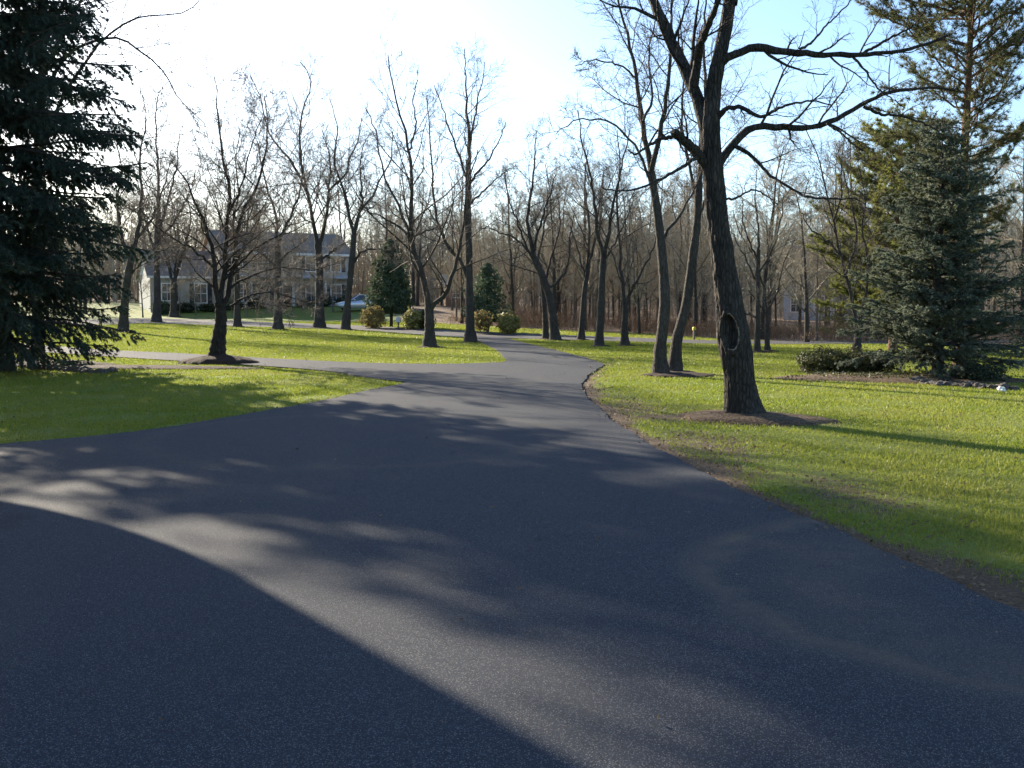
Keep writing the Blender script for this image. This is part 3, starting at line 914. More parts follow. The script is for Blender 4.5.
row = [
    ((237.5, 327), [(237, 300), (237, 279), (236, 260)], [([(236, 264), (232, 230), (238, 195), (236, 160), (240, 130)], 4.5, 1, .8), ([(236, 262), (246, 236), (250, 205), (258, 180)], 4, 1, -.8), ([(237, 280), (226, 262), (214, 240)], 3.5, 1, .7)], 7, 5.5, 'upright bare tree directly behind the mulch mound tree'),
    ((278, 329.5), [(278, 300), (278, 265), (277.5, 244)], [([(277.5, 248), (276, 216), (268, 190), (262, 165), (256, 130)], 5, 1, .8), ([(277.5, 246), (284, 228), (292, 214), (300, 190), (303, 168), (300, 140)], 5, 1, -.8), ([(278, 270), (262, 252), (246, 240), (230, 225)], 4, 1, .8), ([(278, 262), (292, 250), (306, 240)], 3.5, 1, -.8)], 9, 6.5, 'bare tree before the left part of the grey house'),
    ((319.5, 328), [(319.5, 290), (319.5, 265), (318, 244)], [([(318, 248), (312, 215), (306, 188), (299, 146), (303, 107), (312, 82), (300, 62)], 6, 1, .8), ([(318.5, 246), (325, 226), (328, 205), (328, 192), (342, 178), (350, 160), (358, 140), (362, 118)], 6, 1, -.8), ([(306, 190), (290, 160), (272, 138), (260, 99), (250, 76)], 4, 1, -.6), ([(329, 190), (330, 160), (322, 130)], 3, 1, .8), ([(319, 262), (336, 248), (352, 240)], 3.5, 1, .9)], 10, 8, 'tall wide forked bare tree before the middle of the grey house'),
    ((345.5, 330), [(348, 300), (351, 270), (354, 235)], [([(354, 240), (358, 215), (372, 196), (380, 180), (390, 160), (393, 130)], 5, 1, .8), ([(354, 238), (348, 210), (343, 190), (334, 160), (338, 130), (330, 100)], 5, 1, -.8), ([(352, 264), (360, 254), (371, 249), (389, 253), (398, 259)], 4, 1, -.7), ([(355, 232), (362, 200), (360, 165), (366, 140)], 4, 1, 1.2)], 8.5, 6, 'bare tree with a curving right branch before the parked car'),
    ((156.5, 322.5), [(157, 290), (157, 250), (158, 215)], [([(158, 220), (158.5, 193), (157, 150), (156, 115), (160, 90)], 5, 1, .8), ([(158, 235), (168, 200), (176, 165), (180, 130)], 4, 1, -1), ([(157, 255), (146, 225), (140, 190), (132, 160)], 4, 1, 1), ([(158, 240), (172, 225), (186, 200), (196, 170)], 3.6, 1, 1.4)], 8.5, 6, 'straight bare tree before the sunlit white gable'),
    ((123, 332), [(125, 300), (128, 275), (134, 245)], [([(133, 250), (139, 224), (142, 190), (140, 158), (146, 120), (142, 95)], 6, 1, .8), ([(130, 265), (122, 235), (118, 200), (122, 165), (112, 130)], 5, 1, -.8), ([(135, 240), (152, 218), (163, 190), (172, 160)], 4.5, 1, 1), ([(128, 278), (142, 262), (158, 252), (176, 246)], 3.4, 1, -.8)], 9.5, 7.5, 'bare tree nearest the tip of the dark left spruce'),
    ((174, 317), [(173.5, 295), (174, 278)], [([(174, 282), (166, 258), (160, 235), (163, 200)], 5, 1, .8), ([(174, 280), (183, 255), (190, 225), (188, 195)], 5, 1, -.8), ([(174, 284), (178, 240), (174, 205)], 4, 1, 1.4)], 7, 6.5, 'low forked bare tree before the one storey wing'),
]
for i, (b, tr, lb, w0, w1, lab) in enumerate(row):
    bare_tree(b, tr, lb, lab, ROW, w0, w1, seed=50 + i, dens=1.5, flare=1.8, twig='twig_mid')
# right side trees
bare_tree((757, 352.5), [(757.5, 320), (757.5, 285), (758.5, 250)],
    [([(758.5, 256), (758, 225), (755, 195), (757, 170)], 4, 1, .8), ([(758, 285), (748, 262), (738, 245), (730, 225)], 3.2, 1, .8), ([(758, 275), (772, 250), (780, 225), (784, 195)], 3.2, 1, -.8), ([(757.5, 318), (745, 312), (738, 300)], 2.4, 1, -.8), ([(758, 262), (745, 230), (742, 200)], 3, 1, -1)],
    'slim pale bare tree just right of the hollow trunk', LAWN, 6, 4.5, seed=71, dens=1.1, twig='twig_pale')
bare_tree((767.5, 352), [(767, 330), (767, 308)],
    [([(767, 312), (764, 285), (768, 250), (766, 215)], 3.4, 1, .8), ([(767, 311), (778, 290), (784, 262), (795, 240)], 3.2, 1, .8), ([(767, 316), (756, 300), (748, 290)], 2.5, 1, -.8)],
    'shorter slim bare tree paired right beside the slim pale one', LAWN, 5, 4, seed=72, twig='twig_pale')
bare_tree((855.5, 361), [(858, 338), (861, 317)],
    [([(859, 330), (853, 305), (848, 285), (842, 262), (836, 236), (831, 213), (823, 180), (818, 155), (806, 130)], 6, 1.2, .8),
     ([(861, 320), (866, 295), (868, 262), (862, 230), (866, 200), (858, 165)], 5, 1.2, -.8),
     ([(840, 255), (826, 240), (808, 225), (798, 205)], 3.6, 1, 1.0), ([(845, 275), (856, 240), (850, 200), (842, 160), (846, 130)], 4, 1, .8), ([(833, 222), (842, 190), (838, 150)], 3, 1, -1)],
    'forked bare tree behind the low juniper at the rock bed', LAWN, 9, 6.5, seed=73)
# a bare tree behind the big spruce, its thin branches reaching out past the spruce top
bare_tree((38, 361), [(37, 300), (36, 200), (40, 110), (44, 40)],
    [([(38, 160), (62, 100), (85, 62), (107, 38), (135, 18), (160, 15), (183, 13), (200, 0), (214, -18)], 6, 0.9, -2.0),
     ([(40, 110), (60, 62), (90, 42), (112, 38), (125, 42), (150, 58), (170, 82), (186, 106), (206, 124)], 6, 0.9, -1.0),
     ([(42, 80), (70, 20), (100, -20), (150, -45), (200, -30)], 6, 1, 1.0),
     ([(44, 42), (36, -40), (50, -120), (40, -180)], 7, 1.2, 1.0),
     ([(41, 100), (0, 40), (-50, -30), (-80, -90)], 6, 1.2, -1.0),
     ([(44, 44), (75, -20), (110, -80), (140, -140)], 6, 1.2, -1.5)],
    'bare tree behind the huge spruce, its thin branches arching out past the spruce top', LAWN, 12, 8, seed=81, dens=1.2)
for bx_, by_, br_, sd_ in BASES:
    bed(bx_ + 0.06, by_ - 0.03, br_, br_ * 0.85, 0.06, 0.3 * (sd_ % 5), sd_)
# ------------------------------------------------------------------ conifers
def tufts(P, D, nn, length, width, spread, rs, lift=0.0):
    """needle triangles: K tufts at P with direction D, nn needles each"""
    K = len(P)
    D = nrm(D)
    ref = np.where(np.abs(D[:, 2:3]) > 0.9, np.array([1., 0, 0]), np.array([0, 0, 1.]))
    u = nrm(np.cross(D, ref)); v = np.cross(D, u)
    ph = rs.rand(K, nn, 1) * 6.283
    a = spread * (0.35 + 0.75 * rs.rand(K, nn, 1))
    d = np.cos(a) * D[:, None] + np.sin(a) * (np.cos(ph) * u[:, None] + np.sin(ph) * v[:, None])
    d[..., 2] += lift
    d = nrm(d)
    L = length * (0.6 + 0.7 * rs.rand(K, nn, 1))
    side = nrm(np.cross(d, rs.randn(K, nn, 3)))
    p = P[:, None] + (rs.randn(K, nn, 3) * length * 0.12)
    w = width * (0.7 + 0.6 * rs.rand(K, nn, 1))
    a0 = p - side * w / 2; b0 = p + side * w / 2; c0 = p + d * L
    V = np.stack([a0, b0, c0], 2).reshape(-1, 3)
    F = np.arange(len(V)).reshape(-1, 3)
    return V, F

def conifer(name, label, base, Ht, prof, whorl, nper, branch_ang, bl_len, tuft_step, needles, nl, nw, spread, mats, trunk_r, seed, droop=-0.05, group=None, z0=0.4, lean=0.0, sparse=0.0, bl_droop=-0.08, step_b=0.11, tip_up=0.05, br=0.016, wob=0.05, low_z=0.0, lv=0.0):
    rs = np.random.RandomState(seed)
    B = Vector((base[0], base[1], H(base[0], base[1])))
    root = empty(name, B, label, 'tree', group)
    n = 24
    s = np.linspace(0, 1, n)
    P = np.stack([lean * s ** 2 + 0.05 * np.sin(s * 9 + seed), 0.05 * np.cos(s * 7 + seed), Ht * s], 1); P[0, 2] = -0.1
    Rr = np.maximum(trunk_r * (1 - s) ** 0.85, 0.012); Rr[0] *= 1.4
    Tubes().add(P, Rr, 12).build('trunk', mats[0], root)
    zs = np.arange(z0, Ht - 0.15, whorl)
    BP, BD, BL = [], [], []
    for z in zs:
        q = z / Ht
        r = prof(q) * (1.0 if not sparse else 1)
        m = nper if q < 0.8 else max(3, int(nper * 0.7))
        a0 = rs.rand() * 6.28
        for j in range(m):
            if rs.rand() < sparse or (z < low_z and rs.rand() < 0.55): continue
            a = a0 + 6.283 * j / m + rs.randn() * 0.25
            el = branch_ang(q) + rs.randn() * 0.09
            x0 = np.interp(z, P[:, 2], P[:, 0]); y0 = np.interp(z, P[:, 2], P[:, 1])
            BP.append((x0, y0, z + rs.randn() * min(whorl * 0.4, 0.11))); BD.append((math.cos(a) * math.cos(el), math.sin(a) * math.cos(el), math.sin(el)))
            BL.append(r * (0.72 - lv + (0.42 + 1.4 * lv) * rs.rand()))
    p = np.array(BP); d = np.array(BD); L = np.array(BL)
    nb = 10
    out = [p]
    for i in range(nb - 1):
        f = i / (nb - 2)
        d = d + rs.randn(*d.shape) * wob
        d[:, 2] += droop * (1 - f) * 1.3 + tip_up * f
        d = nrm(d); p = p + d * (L / (nb - 1))[:, None]; out.append(p)
    BPs = np.stack(out, 1)
    BPs[:, :, 2] = np.maximum(BPs[:, :, 2], 0.12 + 0.1 * rs.rand(len(BPs), 1))
    BR = np.maximum(br * L, 0.009)[:, None] * np.linspace(1, 0.25, nb)
    wood = Tubes().add(BPs, BR, 5)
    # branchlets to both sides in the plane of the branch
    CP, CD, CL = [], [], []
    for k in range(len(BPs)):
        mlen = L[k]; m = max(3, int(mlen / step_b))
        t_ = np.sort(rs.uniform(0.14, 1.0, m)); f = t_ * (nb - 1); i0 = np.minimum(f.astype(int), nb - 2); f = (f - i0)[:, None]
        pos = BPs[k, i0] * (1 - f) + BPs[k, i0 + 1] * f
        T = nrm(BPs[k, i0 + 1] - BPs[k, i0])
        S = nrm(np.cross(T, np.array([0, 0, 1.0])))
        sg = np.where(np.arange(m) % 2, 1, -1)[:, None]
        an = (0.85 + 0.2 * rs.randn(m))[:, None] * (1.15 - 0.7 * t_[:, None])
        dd = np.cos(an) * T + np.sin(an) * sg * S
        dd[:, 2] += bl_droop * 2 + rs.randn(m) * 0.14
        CP.append(pos); CD.append(nrm(dd)); CL.append(bl_len * np.minimum(1.0, 0.35 + mlen * 0.35) * (1.1 - 0.65 * t_) * (0.6 + 0.7 * rs.rand(m)))
    p = np.concatenate(CP); d = np.concatenate(CD); L2 = np.concatenate(CL)
    n2 = 5
    out = [p]
    for i in range(n2 - 1):
        d = d + rs.randn(*d.shape) * 0.09; d[:, 2] += bl_droop; d = nrm(d)
        p = p + d * (L2 / (n2 - 1))[:, None]; out.append(p)
    CPs = np.stack(out, 1)
    CPs[:, :, 2] = np.maximum(CPs[:, :, 2], 0.06)
    wood.add(CPs, np.full((len(CPs), n2), 0.005), 3)
    wood.build('branches', mats[0], root)
    # tufts along branchlets
    mt = np.maximum(2, (L2 / tuft_step).astype(int))
    rep = np.repeat(np.arange(len(CPs)), mt)
    tt = rs.rand(len(rep)) ** 0.8; f = tt * (n2 - 1); i0 = np.minimum(f.astype(int), n2 - 2); f = (f - i0)[:, None]
    pos = CPs[rep, i0] * (1 - f) + CPs[rep, i0 + 1] * f
    T = CPs[rep, i0 + 1] - CPs[rep, i0]
    # plus tufts at the branch tips themselves
    mk = 6
    tb = rs.uniform(0.45, 1, (len(BPs), mk)); f = tb * (nb - 1); i0 = np.minimum(f.astype(int), nb - 2); f = (f - i0)[..., None]
    ki = np.arange(len(BPs))[:, None]
    pos2 = BPs[ki, i0] * (1 - f) + BPs[ki, i0 + 1] * f; T2 = BPs[ki, i0 + 1] - BPs[ki, i0]
    pos = np.concatenate([pos, pos2.reshape(-1, 3)]); T = np.concatenate([T, T2.reshape(-1, 3)])
    V, F = tufts(pos, T, needles, nl, nw, spread, rs)
    obj_np('foliage', V, [F], mats[1], root)
    return root

SPR = (-13.3, 26.0)
def prof_sp(q):
    return np.interp(q, [0, 0.1, 0.25, 0.36, 0.46, 0.56, 0.75, 1.0], [2.2, 3.05, 3.55, 3.45, 3.2, 2.75, 1.6, 0.1])
conifer('spruce', 'huge dark spruce with layered drooping boughs filling the left edge', SPR, 17.5, prof_sp, 0.62, 15,
        lambda q: -0.02 + 0.4 * q, 0.85, 0.062, 8, 0.095, 0.024, 0.75, (M['bark'], M['needle_dark']), 0.24, 101, droop=-0.06, z0=0.85, bl_droop=-0.17, step_b=0.066, tip_up=0.06, low_z=2.6)
conifer('spruce', 'smaller dark spruce added at the left border, before the huge one, to shade the drive', (-13.3, 22.6), 6.5, lambda q: 2.3 * (1 - q) ** 0.34 + 0.1, 0.27, 7,
        lambda q: -0.02 + 0.4 * q, 0.7, 0.06, 8, 0.09, 0.026, 0.75, (M['bark'], M['needle_dark']), 0.14, 107, droop=-0.05, z0=2.5, bl_droop=-0.14, step_b=0.08)  # added tree, its blunt top sized to shade the near drive
def prof_bl(q):
    return 1.95 * (1 - q) ** 0.62 * (1 if q > 0.12 else 0.8 + q * 1.6) + 0.06
SB = gp(945, 381)
conifer('spruce', 'blue green spruce with dense tiered boughs at the right rock bed', (SB.x + 0.16, SB.y + 0.9), 6.0, prof_bl, 0.21, 10,
        lambda q: 0.05 + 0.5 * q, 0.56, 0.036, 9, 0.065, 0.021, 0.85, (M['bark'], M['needle_blue']), 0.14, 102, droop=-0.03, z0=0.45, bl_droop=-0.05, step_b=0.06, lv=0.22, wob=0.09)
def prof_tp(q):
    return 0.25 + 3.0 * max(0.0, 1 - abs(q - 0.62) / 0.55) ** 0.8
TP = gp(976, 377)
conifer('pine', 'tall sparse pine with reddish trunk rising behind the blue green spruce', (TP.x + 0.1, TP.y + 1.2), 13.5, prof_tp, 0.36, 6,
        lambda q: 0.2 + 0.5 * q, 0.8, 0.11, 14, 0.12, 0.013, 1.15, (M['bark_pine'], M['needle_tall']), 0.15, 103, droop=-0.02, z0=3.4, sparse=0.12, bl_droop=0.03, step_b=0.12, tip_up=0.07, br=0.010, wob=0.13)
def prof_wp(q):
    return 0.5 + 3.0 * max(0.0, 1 - abs(q - 0.38) / 0.7) ** 0.8
WP = at(893, 345, 40)
conifer('pine', 'soft yellow green pine beyond the blue green spruce', (WP.x, 40.0), 9.0, prof_wp, 0.42, 6,
        lambda q: 0.12 + 0.5 * q, 0.9, 0.08, 14, 0.16, 0.026, 1.1, (M['bark_pine'], M['needle_pine']), 0.16, 104, droop=0.0, z0=1.0, sparse=0.12, bl_droop=0.02, step_b=0.13, tip_up=0.05, br=0.011, wob=0.1)
def prof_ls(q):
    return 2.1 * (1 - q) ** 0.8 + 0.1
L2 = at(1052, 360, 33)
conifer('spruce', 'dark green spruce at the right edge behind the rock bed', (L2.x, 33.0), 6.2, prof_ls, 0.26, 7,
        lambda q: 0.0 + 0.4 * q, 0.5, 0.05, 7, 0.08, 0.022, 0.8, (M['bark'], M['needle_dark']), 0.15, 105, z0=0.4, step_b=0.11)
LG = at(842, 345, 55)
conifer('spruce', 'thin olive green conifer among bare trunks right of the hollow trunk', (LG.x, 55.0), 6.5, lambda q: 1.9 * (1 - q) ** 0.7 + 0.1, 0.4, 6,
        lambda q: 0.15 + 0.4 * q, 0.7, 0.1, 8, 0.14, 0.03, 0.9, (M['bark'], M['needle_pine']), 0.1, 106, z0=0.7, step_b=0.22, sparse=0.3)

# ------------------------------------------------------------------ leaf clouds (shrubs, cedars)
def leaf_cloud(c, r, N, size, seed, shape='ell', lump=0.25, fill=0.5):
    rs = np.random.RandomState(seed)
    u = nrm(rs.randn(N, 3))
    if shape == 'cone':
        z = rs.rand(N) ** 1.35
        a = rs.rand(N) * 6.283
        rr = (1 - z) ** 0.52 * (fill + (1 - fill) * rs.rand(N) ** 0.5) * np.minimum(1, 0.55 + z * 4)
        k = np.array([1 + lump * 1.1 * noise.noise(Vector((math.cos(a[i]) * 4.5, math.sin(a[i]) * 4.5, z[i] * 13 + seed))) + lump * 1.6 * noise.noise(Vector((math.cos(a[i]) * 1.7, math.sin(a[i]) * 1.7, z[i] * 5 + seed))) for i in range(N)])
        P = np.stack([np.cos(a) * rr * k * r[0], np.sin(a) * rr * k * r[1], z * r[2]], 1)
        O = nrm(np.stack([np.cos(a), np.sin(a), 0.35 + 0 * a], 1))
    else:
        k = np.array([1 + lump * 1.8 * noise.noise(Vector(tuple(u[i] * 2.1)) + Vector((seed, 0, 0))) + lump * 0.8 * noise.noise(Vector(tuple(u[i] * 5.3)) + Vector((seed, 3, 0))) for i in range(N)])
        q = (fill + (1 - fill) * rs.rand(N) ** 0.6) * k
        P = u * q[:, None] * np.array(r)
        O = u
    P = P + np.array(c)
    nrmv = nrm(O + 0.75 * rs.randn(N, 3))
    t1 = nrm(np.cross(nrmv, rs.randn(N, 3))); t2 = np.cross(nrmv, t1)
    s1 = size * (0.6 + 0.8 * rs.rand(N, 1)); s2 = s1 * (0.35 + 0.25 * rs.rand(N, 1))
    V = np.stack([P - t1 * s1, P + t2 * s2, P + t1 * s1, P - t2 * s2], 1)
    V[..., 2] = np.maximum(V[..., 2], 0.015)
    return V.reshape(-1, 3), np.arange(N * 4).reshape(-1, 4)

def shrub(base, r, N, size, mat, label, seed, group=None, shape='ell', lift=0.9, name='shrub', stems=7, fill=0.5, lump=0.25, trunk=None, cat='shrub'):
    B = Vector((base[0], base[1], H(base[0], base[1])))
    root = empty(name, B, label, cat, group)
    rs = np.random.RandomState(seed + 7)
    V, F = leaf_cloud((0, 0, (r[2] * lift if shape == 'ell' else lift)), r, N, size, seed, shape, lump, fill)
    obj_np('foliage', V, [F], M[mat], root)
    if trunk:
        s = np.linspace(0, 1, 8)
        P = np.stack([0.03 * np.sin(s * 6), 0.03 * np.cos(s * 5), -0.08 + (lift + r[2] * 0.8) * s], 1)
        tb = Tubes().add(P, trunk * (1.15 - s), 8)
        P2, R2 = kids(P[None], (trunk * (1.15 - s))[None], 30, 0.25, 0.95, 0.3, 1.1, 5, 0.02, 0.1, 0.5, 0.008, rs, lfix=r[0] * 0.8)
        tb.add(P2, R2, 4)
        tb.build('trunk', M['bark'], root)
    else:
        a = rs.rand(stems) * 6.283
        st = []
        for i in range(stems):
            e = np.array([math.cos(a[i]) * r[0] * 0.6, math.sin(a[i]) * r[1] * 0.6, r[2] * 1.1])
            st.append(crom(np.array([(e[0] * 0.1, e[1] * 0.1, -0.05), e * 0.5 + rs.randn(3) * 0.05, e]), 6))
        st = np.array(st)
        Tubes().add(st, np.full((stems, 6), 0.014) * np.linspace(1.2, 0.5, 6), 5).build('stems', M['bark'], root)
    return root

CE = gp(391, 327)
shrub((CE.x, CE.y), (1.62, 1.62, 5.1), 9000, 0.12, 'leaf_cedar', 'dense green conical evergreen beyond the street, right of the parked car', 201, None, 'cone', 1.0, 'evergreen_tree', fill=0.35, lump=0.4, trunk=0.12, cat='tree')
CE2 = gp(487, 333)
shrub((CE2.x, CE2.y + 1.2), (1.35, 1.3, 3.6), 3200, 0.12, 'leaf_cedar', 'small green evergreen just right of the tall straight bare tree', 202, None, 'cone', 0.7, 'evergreen_tree', fill=0.3, lump=0.6, trunk=0.09, cat='tree')
SH = 'rounded shrubs along the street'
b = gp(373.5, 328.5); shrub((b.x, b.y), (0.86, 0.8, 0.78), 2600, 0.075, 'leaf_rust', 'rounded tan brown shrub before the parked car', 211, SH, lift=0.92)
b = gp(412, 330); shrub((b.x, b.y), (0.62, 0.6, 0.72), 900, 0.10, 'leaf_gold', 'loose yellow green variegated shrub left of the wide Y tree', 212, SH, lift=0.95, fill=0.3)
b = gp(424, 329.5); shrub((b.x, b.y + 0.5), (0.66, 0.6, 0.70), 1500, 0.09, 'leaf_olive', 'dark olive shrub hidden partly by the wide Y tree', 213, SH, lift=0.9)
b = gp(482, 334.5); shrub((b.x, b.y), (0.62, 0.6, 0.62), 900, 0.09, 'leaf_rust', 'leggy brownish shrub under the small green evergreen', 214, SH, lift=1.35, fill=0.35)
b = gp(508.5, 334.5); shrub((b.x, b.y), (0.72, 0.7, 0.66), 2400, 0.075, 'leaf_gold', 'compact round yellow green shrub left of the distant drive', 215, SH, lift=0.95)
bed(gp(495, 335).x, gp(495, 335).y, 1.6, 0.7, 0.06, -0.3, 11)
bed(gp(393, 329.5).x, gp(393, 329.5).y, 2.6, 0.75, 0.06, -0.35, 12)
# low juniper and dark shrub at the right rock bed
J = gp(839, 375)
shrub((J.x, J.y + 0.5), (0.80, 0.6, 0.36), 11000, 0.034, 'leaf_olive', 'low spreading olive juniper at the left end of the rock bed', 221, 'low shrubs in the rock bed', lift=0.75, fill=0.35, stems=9, lump=0.4)
J2 = gp(883, 374)
shrub((J2.x, J2.y + 0.55), (0.60, 0.6, 0.33), 5000, 0.034, 'leaf_dark', 'low dark shrub in the rock bed right of the olive juniper', 222, 'low shrubs in the rock bed', lift=0.7, fill=0.35, lump=0.3)
J3 = gp(1000, 386)
shrub((J3.x + 0.15, J3.y + 1.2), (0.55, 0.5, 0.25), 2600, 0.034, 'leaf_dark', 'small dark clump at the right end of the rock bed', 223, 'low shrubs in the rock bed', lift=0.7, fill=0.35)
JB = gp(925, 383)
bed(JB.x - 0.05, JB.y + 1.15, 2.95, 1.5, 0.09, -0.2, 21, 'leaf_mulch')
V_, F_ = leaf_cloud((JB.x - 0.05, JB.y + 1.15, 0.0), (2.5, 1.2, 0.17), 7000, 0.035, 77, 'ell', 0.5, 0.15)
props(obj_np('ground_cover', V_, [F_], M['leaf_olive']), 'low olive ground cover growing in the rock bed', 'ground cover', None, 'stuff')

# edging stones of the rock bed
def rock_mesh(seed):
    bm = bmesh.new(); bmesh.ops.create_icosphere(bm, subdivisions=3, radius=1)
    for v in bm.verts:
        k = 1 + 0.5 * noise.noise(v.co * 1.5 + Vector((seed * 5, 0, 0))) + 0.22 * noise.noise(v.co * 3.4 + Vector((seed, 9, 0)))
        v.co = v.co * k
        v.co.z *= 0.62
    me = bpy.data.meshes.new('rock'); bm.to_mesh(me); bm.free(); me.materials.append(M['stone'])
    return me
RM = [rock_mesh(i) for i in range(4)]
rr = random.Random(4)
edge = crom(np.array([tuple(gp(x, y))[:2] for x, y in ((806, 369), (812, 373.5), (830, 376), (850, 377), (872, 378.5), (900, 381), (930, 384.5), (960, 387), (990, 389), (1012, 390))]), 46)
for i, (x, y) in enumerate(edge):
    if i == 0: first = None
    o = bpy.data.objects.new('edging_stone', RM[rr.randrange(4)])
    s_ = rr.uniform(0.075, 0.16)
    o.scale = (s_ * rr.uniform(0.9, 1.5), s_, s_ * rr.uniform(0.7, 1.2))
    o.rotation_euler = (rr.uniform(-.2, .2), rr.uniform(-.2, .2), rr.uniform(0, 6.28))
    o.location = (x + rr.uniform(-.05, .05), y + rr.uniform(-.05, .05), H(x, y) + 0.025)
    link(o); props(o, 'small rough grey stone edging the rock bed under the right spruces', 'stone', 'edging stones of the right rock bed')
b = gp(1001, 391.5)
o = bpy.data.objects.new('white_stone', RM[1].copy()); o.data.materials[0] = M['stone_white']
o.scale = (0.085, 0.08, 0.10); o.location = b + Vector((0, 0, 0.035)); o.rotation_euler = (0, 0, 1.2)
link(o); props(o, 'single white rounded stone on the grass before the rock bed', 'stone')
# left bed of stones and roots under the big spruce
lb = gp(40, 364)
bed(lb.x - 1.4, lb.y + 0.3, 4.4, 1.3, 0.16, -0.38, 31)
lb2 = gp(150, 368)
bed(lb2.x, lb2.y - 0.1, 3.4, 0.75, 0.06, -0.12, 32)
edge = crom(np.array([tuple(gp(x, y))[:2] for x, y in ((2, 366), (25, 368), (50, 370), (75, 372), (95, 373.5), (112, 371))]), 22)
for i, (x, y) in enumerate(edge):
    o = bpy.data.objects.new('edging_stone', RM[rr.randrange(4)])
    s_ = rr.uniform(0.09, 0.2)
    o.scale = (s_ * rr.uniform(1.0, 1.7), s_, s_ * rr.uniform(0.7, 1.1)); o.rotation_euler = (0, rr.uniform(-.2, .2), rr.uniform(0, 6.28))
    o.location = (x + rr.uniform(-.08, .08), y + rr.uniform(-.08, .08), H(x, y) + 0.03)
    link(o); props(o, 'rough grey brown stone edging the bed under the huge left spruce', 'stone', 'edging stones of the left spruce bed')

# ------------------------------------------------------------------ houses
def window(parent, x, z, w, h, y=0.0, shut=True, arch=False, nx=2, nz_=3):
    bm = bmesh.new()
    f = 0.09
    box(bm, x - w / 2 - f, x - w / 2, y - 0.07, y + 0.02, z - f, z + h + f)
    box(bm, x + w / 2, x + w / 2 + f, y - 0.07, y + 0.02, z - f, z + h + f)
    box(bm, x - w / 2, x + w / 2, y - 0.07, y + 0.02, z + h, z + h + f)
    box(bm, x - w / 2, x + w / 2, y - 0.10, y + 0.02, z - f, z)
    for i in range(1, nx): box(bm, x - w / 2 + w * i / nx - 0.018, x - w / 2 + w * i / nx + 0.018, y - 0.045, y - 0.02, z, z + h)
    box(bm, x - w / 2, x + w / 2, y - 0.05, y - 0.022, z + h * 0.5 - 0.03, z + h * 0.5 + 0.03)
    if arch:
        pr = [(x + (w / 2 + f) * math.cos(a), z + h + f + (w / 2 + f) * 0.75 * math.sin(a)) for a in np.linspace(0, math.pi, 13)]
        prism(bm, pr, y - 0.06, y + 0.02, 'y')
    fr = bm_obj('window_frame', bm, M['trim'], parent)
    bm = bmesh.new(); box(bm, x - w / 2, x + w / 2, y - 0.018, y + 0.012, z, z + h)
    bm_obj('pane', bm, M['pane'], fr)
    if shut:
        for sg in (-1, 1):
            bm = bmesh.new(); xc = x + sg * (w / 2 + f + 0.24)
            box(bm, xc - 0.2, xc + 0.2, y - 0.05, y + 0.01, z - 0.05, z + h + 0.05)
            for k_ in range(8): box(bm, xc - 0.16, xc + 0.16, y - 0.062, y - 0.05, z + 0.05 + k_ * h / 8, z + 0.05 + k_ * h / 8 + h / 16)
            bm_obj('shutter', bm, M['shutter'], parent)

def gable_block(parent, x0, x1, y0, y1, ze, zr, wall, roof, base=-0.6, ov=0.35, nm='wall', hip=False):
    """ridge along x"""
    bm = bmesh.new()
    ym = (y0 + y1) / 2
    prism(bm, [(y0, base), (y1, base), (y1, ze), (ym, zr), (y0, ze)], x0, x1, 'x')
    bm_obj(nm, bm, M[wall], parent)
    bm = bmesh.new(); t_ = 0.14
    sl_ = (zr - ze) / (ym - y0)
    for s_ in (1, -1):
        ya = y0 - ov if s_ == 1 else y1 + ov
        za = ze - ov * sl_
        prism(bm, [(ya, za + 0.02), (ym, zr + 0.02), (ym, zr + t_ + 0.02), (ya, za + t_ + 0.02)], x0 - ov, x1 + ov, 'x')
    r_ = bm_obj('roof', bm, M[roof], parent)
    for ya, yb in ((y0 - ov - 0.05, y0 - ov - 0.005), (y1 + ov + 0.005, y1 + ov + 0.05)):
        bm = bmesh.new()
        box(bm, x0 - ov, x1 + ov, ya, yb, ze - ov * sl_ - 0.06, ze - ov * sl_ + 0.15)
        bm_obj('fascia', bm, M['trim'], r_)
    return r_

PSI = RAD(27)
hy = 95.0
hx = (152 - 512) / FOC * hy
hz_ = H(hx + 8, hy + 4) - 0.1
house = empty('house', (hx, hy, hz_), 'wide pale grey house with dark shutters and a gable coloured sunlit white, beyond the street', 'house', None, PSI)
gable_block(house, 0, 6.4, 0.0, 8.5, 3.1, 5.6, 'siding', 'roof')
gable_block(house, 6.4, 19.4, -0.6, 8.6, 5.5, 7.7, 'siding', 'roof')
window(house, 1.5, 0.75, 0.95, 1.55); window(house, 4.6, 0.55, 1.05, 1.75, arch=True)
for xw in (8.0, 10.5, 12.9, 15.3, 17.9): window(house, xw, 3.75, 0.95, 1.4, y=-0.6)
for xw in (8.0, 10.5, 15.3, 17.9): window(house, xw, 0.75, 1.0, 1.6, y=-0.6)
bm = bmesh.new(); box(bm, 12.45, 13.35, -0.68, -0.58, 0.2, 2.25)
for zz in (0.35, 1.0, 1.6): box(bm, 12.58, 12.86, -0.70, -0.68, zz, zz + 0.45); box(bm, 12.94, 13.22, -0.70, -0.68, zz, zz + 0.45)
dr = bm_obj('door', bm, M['door'], house)
bm = bmesh.new(); bmesh.ops.create_uvsphere(bm, u_segments=10, v_segments=8, radius=0.04, matrix=Matrix.Translation((13.22, -0.73, 1.2))); bm_obj('handle', bm, M['alloy'], dr)
bm = bmesh.new()
box(bm, 12.2, 12.44, -0.72, -0.59, 0.2, 2.4); box(bm, 13.36, 13.6, -0.72, -0.59, 0.2, 2.4)
prism(bm, [(12.1, 2.41), (13.7, 2.41), (12.9, 2.95)], -0.74, -0.59, 'y')
bm_obj('door_surround', bm, M['trim'], house)
